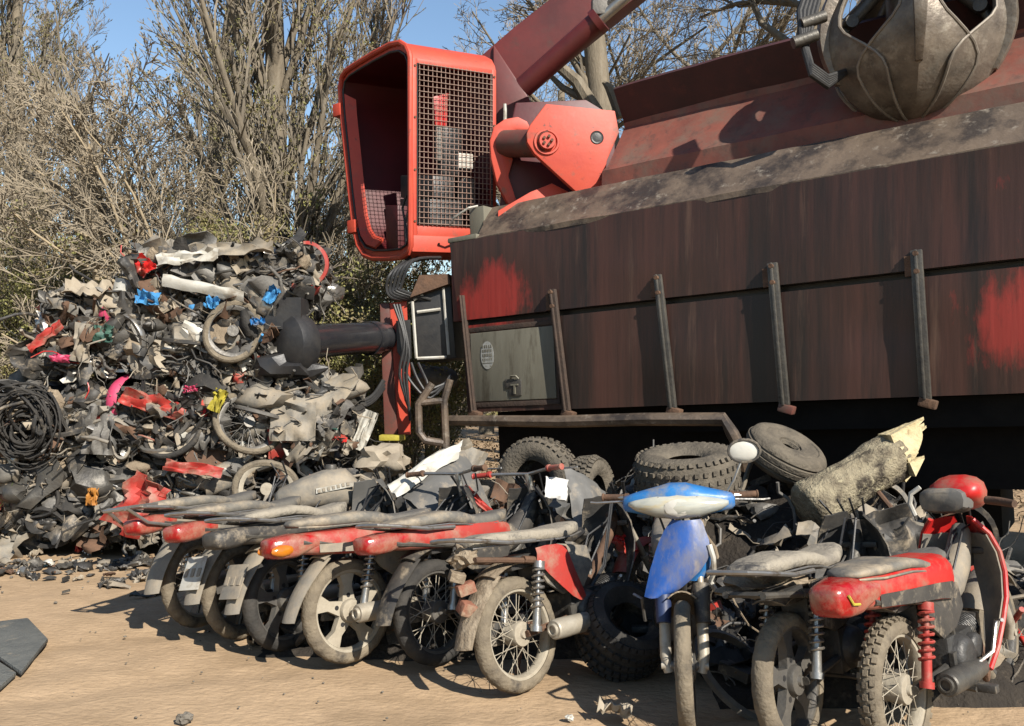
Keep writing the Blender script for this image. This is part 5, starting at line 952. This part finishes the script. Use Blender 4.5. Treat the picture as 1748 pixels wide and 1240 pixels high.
def log():
    random.seed(12); t = thing('broken_log', 'thick bark covered log with jagged pale broken end on the heap', 'log', P(1450, 840, 5.6)); o = t.location
    a, b = P(1375, 872, 5.55), P(1528, 775, 5.75); d = (b-a).normalized(); e1 = d.orthogonal().normalized(); e2 = d.cross(e1); n = 40; k = 22; vs = []; R = .155
    for i in range(k):
        c = a+(b-a)*i/(k-1)
        for j in range(n):
            an = 2*math.pi*j/n; dd = e1*math.cos(an)+e2*math.sin(an); q = c+dd*R; r = R*(1+.10*noise.noise(q*3)+.05*noise.noise(q*22)+.13*noise.noise(Vector((math.cos(an)*5, math.sin(an)*5, i*.12)))+.06*noise.noise(Vector((math.cos(an)*12, math.sin(an)*12, i*.2))))*(1 if i else .8); vs.append(c+dd*r)
    mb = MB(); mb.add(vs, [(i*n+j, i*n+(j+1) % n, (i+1)*n+(j+1) % n, (i+1)*n+j) for i in range(k-1) for j in range(n)]+[tuple(range(n))]); bk = mb.build('bark', 'log', t, o, ang=70)
    mb = MB(); g = []; c2 = b+d*.02; rings = []
    for s in range(9):
        f = s/8; row = []
        for j in range(n):
            an = 2*math.pi*j/n; dd = e1*math.cos(an)+e2*math.sin(an); jag = .16*noise.noise(Vector((math.cos(an)*2.2*f, math.sin(an)*2.2*f, 3.3)))+.07*noise.noise(Vector((math.cos(an)*7*f, math.sin(an)*7*f, 9)))+.05*f; row.append(c2+dd*(R*.97*(1-f))+d*(max(-.03, jag)+(.12*(dd.z*(1-f)+.4) if f else -.06)))
        rings.append(row)
    mb.loft(rings, True); mb.build('broken_end', 'splinter', t, o, ang=25)
    mb = MB(); random.seed(5)
    for q in range(17):
        an = rr(0, 6.28); rd = R*math.sqrt(rr(.05, .9)); c = b+(e1*math.cos(an)+e2*math.sin(an))*rd; l_ = rr(.08, .24)*(1.2 if (e1*math.cos(an)+e2*math.sin(an)).z > 0 else .7); w = rr(.03, .075); tip = c+d*l_+rdir()*.03; mb.loft([[c+e1*w-d*.05, c+e2*w-d*.05, c-e1*w-d*.05, c-e2*w-d*.05], [tip+e1*w*.15, tip+e2*w*.3, tip-e1*w*.15, tip-e2*w*.3]])
    sp = mb.build('splinters', 'splinter', bk, o, ang=25); sp['kind'] = 'stuff'
log()
def tank():
    p = P(545, 838, 6.1); t = thing('fuel_tank', 'grey dusty fuel tank lying behind the first seats', 'fuel tank', p, (0, 0, R_(12)))
    mb = shape([(-.30, .04, -.06, .04), (-.27, .10, -.05, .07), (-.12, .14, -.02, .11), (.05, .15, .02, .13), (.18, .14, .02, .13), (.25, .11, -.02, .10), (.28, .06, -.05, .05)], 18, 2.7); mb.build('shell', 'greydust', t, ang=60)
    mb = MB(); mb.sheet([[(-.02+.26*i/6, -.152-.004+.03*abs(i/6-.35)**2*4*0, .0+.045*i/6+.05*j) for j in (0, .35, .7)] for i in range(7)], .006); lb = mb.build('label_strip', 'white', t)
    mb = MB(); random.seed(3)
    for i in range(7): mb.box((.0+.032*i, -.160, .018+.0075*i), (.018, .003, .022), Matrix.Rotation(-.17, 3, 'Y'))
    lt = mb.build('lettering', 'greydust', lb); lt['kind'] = 'stuff'
    mb = MB(); mb.lathe([(.001, .035), (.035, .035), (.04, .02), (.04, -.02)], (.08, 0, .145), (0, 0, 1), 16); mb.build('cap', 'steel', t)
tank()
def chunk(name, label, cat, m, p, r, seed, amp=.4, fr=1.8, group=None, sub=3):
    mb = MB(); mb.blob((0, 0, 0), r, seed, amp, fr, sub); o = mb.build(name, m, None, ang=40); o.location = p; return tag(o, label, cat, group)
chunk('pale_rubble', 'pale crumpled bag of rubble behind the grey leg shield', 'bag', 'beige', P(655, 785, 7.2), (.19, .15, .13), 3)
chunk('mud_clump', 'dry mud clump on the carrier of the muddy motorcycle', 'mud', 'mud', P(790, 950, 4.3), (.06, .06, .05), 5, .5)
chunk('mud_clump', 'long lump of dry mud and roots under the grey seat between blue and red bikes', 'mud', 'mud', P(1320, 1000, 4.0), (.20, .12, .06), 6, .6, 2.6)
chunk('mud_clump', 'grey mud lump on top of the heap left of the red grips', 'mud', 'stone', P(800, 850, 6.5), (.14, .12, .1), 7, .5)
for i, (px, py, r, lab) in enumerate(((780, 985, .035, 'upper mud brick lodged beside the muddy rear wheel'), (795, 1005, .04, 'second brick fragment lodged beside the muddy rear wheel'), (800, 1040, .045, 'lower broken brick hanging beside the muddy rear wheel'))):
    random.seed(i); mb = MB(); mb.box((0, 0, 0), (r*2.2, r*1.8, r*1.4), Matrix.Rotation(rr(-.4, .4), 3, 'Y') @ Matrix.Rotation(rr(-.5, .5), 3, 'Z')); o = mb.build('brick_fragment', 'brick' if i else 'mud', None, bevel=.008); o.location = P(px, py, 4.28); tag(o, lab, 'brick', 'brick pieces on the muddy motorcycle')
crumple('paper_sheet', 'creased white paper sheet stuck on the dark front bodywork', 'paper', 'paper', P(950, 834, 5.35), .15, .13, 41, (72, 12, 20), .02, th=.002)
crumple('dark_bodywork', 'crumpled dark front bodywork below the white paper', 'bodywork', 'greydark', P(985, 880, 5.5), .36, .22, 42, (60, 50, 10), .08)
crumple('dark_bodywork', 'folded black plastic panel between the red side panel and blue scooter', 'bodywork', 'blackdust', P(1010, 950, 5.2), .34, .26, 43, (70, 20, 30), .09)
crumple('red_fragment', 'torn bright red plastic piece left of the blue leg shield', 'fairing piece', 'red', P(1066, 930, 5.2), .16, .09, 44, (60, 50, 10), .03)
def quad_sheet(name, label, cat, m, A, B, Cc, D, bulge, th, seed, am=.015, nu=16, nv=12):
    q = [Vector(x) for x in (A, B, Cc, D)]; c = sum(q, Vector())/4; n = (q[1]-q[0]).cross(q[3]-q[0]).normalized(); n = -n if n.y > 0 else n; g = []
    for i in range(nu):
        u = i/(nu-1); row = []
        for j in range(nv):
            v = j/(nv-1); p = q[0]*(1-u)*(1-v)+q[1]*u*(1-v)+q[2]*u*v+q[3]*(1-u)*v; row.append(p+n*(bulge*math.sin(math.pi*(.1+.8*u))*math.sin(math.pi*(.15+.6*v))+am*noise.noise((u*3+seed, v*3, seed))+am*.4*noise.noise((u*9+seed, v*8, seed)))+Vector((0, 0, .02*noise.noise((u*4, seed, v*4)))))
        g.append(row)
    mb = MB(); mb.sheet(g, th); o = mb.build(name, m, None, c, ang=60); o.location = c; return tag(o, label, cat)
quad_sheet('grey_leg_shield', 'large grey curved leg shield leaning behind the row of seats', 'leg shield', 'greydark', P(668, 838, 5.95), P(792, 772, 6.3), P(842, 886, 6.0), P(722, 884, 5.75), .13, .008, 3)
quad_sheet('white_leg_shield', 'cracked white fairing strip along the top of the grey leg shield', 'fairing', 'white', P(660, 832, 5.85), P(790, 752, 6.22), P(782, 785, 6.12), P(678, 852, 5.78), .05, .007, 8, .035)
quad_sheet('dark_bodywork', 'black angular bodywork between the grey leg shield and the red strut', 'bodywork', 'blackdust', P(690, 850, 5.9), P(800, 855, 6.0), P(830, 905, 5.8), P(700, 905, 5.7), .08, .008, 12)
quad_sheet('dark_bodywork', 'dark steering column cover below the red grips', 'bodywork', 'greydark', P(960, 800, 5.6), P(1030, 842, 5.7), P(1025, 960, 5.4), P(985, 950, 5.3), .09, .008, 15)
crumple('grey_leg_shield', 'pale bent panel end sticking up behind the white fairing strip', 'panel', 'greydust', P(770, 775, 6.3), .34, .07, 50, (60, -32, 0), .03, bend=.02)
crumple('red_frame_piece', 'thin red torn fairing strut left of the white paper', 'fairing piece', 'reddust', P(822, 862, 5.9), .34, .06, 51, (65, 42, 0), .02, bend=.02)
crumple('red_frame_piece', 'short red fairing hook below the thin red strut', 'fairing piece', 'red', P(810, 890, 5.8), .16, .06, 52, (70, -28, 0), .02)
crumple('brown_panel', 'brown rusty panel standing behind the grips on the heap', 'panel', 'rust', P(868, 850, 6.6), .26, .22, 53, (75, 20, 0), .05)
crumple('black_bodywork', 'black crushed bodywork under the red cowl at the right', 'bodywork', 'blackdust', P(1500, 925, 5.2), .55, .35, 47, (60, -10, 0), .12)
crumple('grey_cover', 'grey plastic cover lying behind the grey seat', 'cover', 'greydust', P(1405, 920, 5.1), .28, .18, 48, (40, 15, 20), .06)
crumple('dark_screen', 'dark cracked windscreen leaning behind the grey leg shield', 'screen', 'greydust', P(798, 800, 6.7), .20, .34, 49, (75, 25, 0), .03)
# mat, stones and litter in front
mb = MB(); a = [(-4.0, 5.62), (-2.98, 5.66), (-2.62, 5.02), (-3.02, 4.42), (-4.0, 5.02)]; 
def flat(name, label, cat, m, poly, th, z=0., bevel=.012):
    mb = MB(); mb.prism([(x, y, z) for x, y in poly], (0, 0, th)); o = mb.build(name, m, None, bevel=bevel, origin=(poly[0][0], poly[0][1], 0)); o.location = (poly[0][0], poly[0][1], 0); return tag(o, label, cat)
def gp(px, py): Y = 2400/(py-640); return ((px-874)/1500*Y, Y)
flat('rubber_slab', 'dark worn slab lying on the dirt at the left edge', 'slab', 'slab', [gp(-60, 1075), gp(48, 1062), gp(82, 1098), gp(36, 1156), gp(-60, 1088)], .03)
flat('rubber_slab', 'smaller dark slab cut off by the left edge below the other slab', 'slab', 'slab', [gp(-60, 1098), gp(28, 1156), gp(-10, 1190), gp(-60, 1205)], .028)
random.seed(21)
for i, (px, py, r, lab) in enumerate(((316, 1232, .035, 'dark stone at the bottom edge of the dirt'), (972, 1228, .02, 'pale flat stone chip in front of the muddy wheel'), (95, 1030, .012, 'small dark clod left of the motorcycles'))):
    x, y = gp(px, py); chunk('stone', lab, 'stone', 'stone' if i != 1 else 'white', (x, y, r*.4), (r, r*.8, r*.7), i+60, .35)
for i, (px, py, m, w, h, lab) in enumerate(((135, 944, 'red', .10, .06, 'crumpled red wrapper on the dirt before the bales'), (150, 948, 'paper', .08, .05, 'pale wrapper beside the red wrapper'), (210, 925, 'purple', .16, .13, 'crumpled purple bag at the foot of the bales'), (30, 918, 'white', .30, .10, 'pale board at the foot of the bales on the left'), (230, 948, 'greydust', .34, .12, 'flattened grey sheet on the dirt'), (300, 945, 'beige', .22, .16, 'beige sheet leaning beside the leftmost wheel'), (90, 915, 'grey', .24, .14, 'dented grey plate at the foot of the bales'), (60, 950, 'beige', .12, .05, 'beige scrap flat on the dirt'), (1050, 1225, 'beige', .16, .10, 'broken board piece in front of the dark tyre'), (180, 938, 'beige', .14, .07, 'torn cardboard before the purple bag'))):
    x, y = gp(px, py); crumple('debris', lab, 'litter', m, (x, y, .03+h*.18), w, h, 80+i, (rr(5, 35), rr(-15, 15), rr(0, 180)), .04, group='litter before the bales')
def pebbles():
    rng = np.random.default_rng(4); n = 420; V = []; F = []; vs = np.array([tuple(v) for v in ICO[1][0]]); fs = np.array(ICO[1][1])
    for i in range(n):
        x, y = rng.uniform(-5, 4), rng.uniform(3.4, 7.6); r = abs(rng.normal(0, .004))+.003; F.append(fs+len(V)*len(vs)); V.append(vs*np.array([r, r*rng.uniform(.6, 1.2), r*.6])*(1+rng.normal(0, .12, (len(vs), 1)))+np.array([x, y, r*.1]))
    o = np_mesh('gravel', np.concatenate(V), np.concatenate(F), ['stone']); o['kind'] = 'stuff'; tag(o, 'small pebbles and clods scattered over the dirt', 'gravel')
pebbles()

def scatter():
    random.seed(91); mb = MB()
    for k in range(250):
        if k < 250: x, y = rr(-5.2, -1.9), 7.55-abs(random.gauss(0, .45))
        else: x, y = rr(-.2, 1.4), rr(4.0, 5.0)
        scrap_bit(mb, (x, y, rr(.0, .03)), rr(.22, .6), flat=.15, kind=random.choice('sfcbfc'))
    o = mb.build('scattered_scrap', SCRAP, None, ang=60); o['kind'] = 'stuff'; tag(o, 'small broken bits of plastic and metal scattered on the dirt', 'litter')
scatter()

def tangle(label, x0, x1, y0, y1, h, n, seed):  # added dark mounds and scrap standing in for shade under the bikes
    random.seed(seed); t = thing('shade_fill_scrap', label, 'scrap heap', ((x0+x1)/2, (y0+y1)/2, 0)); mb = MB(); nx, ny = 40, 24; g = []
    for i in range(nx):
        g.append([(x0+(x1-x0)*i/(nx-1), y0+(y1-y0)*j/(ny-1), -.03+h*(math.sin(math.pi*i/(nx-1))*math.sin(math.pi*j/(ny-1)))**.45*(1+.9*noise.noise((i*.25, j*.25, seed)))) for j in range(ny)])
    mb.sheet(g, .01); mb.build('mound', 'shademud', t, t.location, ang=50); mb = MB(); keep = list(SW)
    SW[:] = [30, 10, 2, 14, 9, 1, .5, .2, 2, 22, 3, 0, .2, .6, 0, 6, .3]
    for k in range(n): p = g[random.randint(2, nx-3)][random.randint(2, ny-3)]; scrap_bit(mb, (p[0], p[1], p[2]+rr(-.02, .08)), rr(.6, 1.1), flat=.8)
    SW[:] = keep; o = mb.build('loose_scrap', SCRAP, t, t.location, ang=60); o['kind'] = 'stuff'
tangle('low tangle of black scrap added for the shade between the blue scooter and the red motorcycle', 1.0, 2.9, 4.25, 6.0, .26, 260, 5)
tangle('low tangle of black scrap added for the shade under the middle of the motorcycle row', -1.5, .75, 5.0, 6.4, .24, 220, 6)
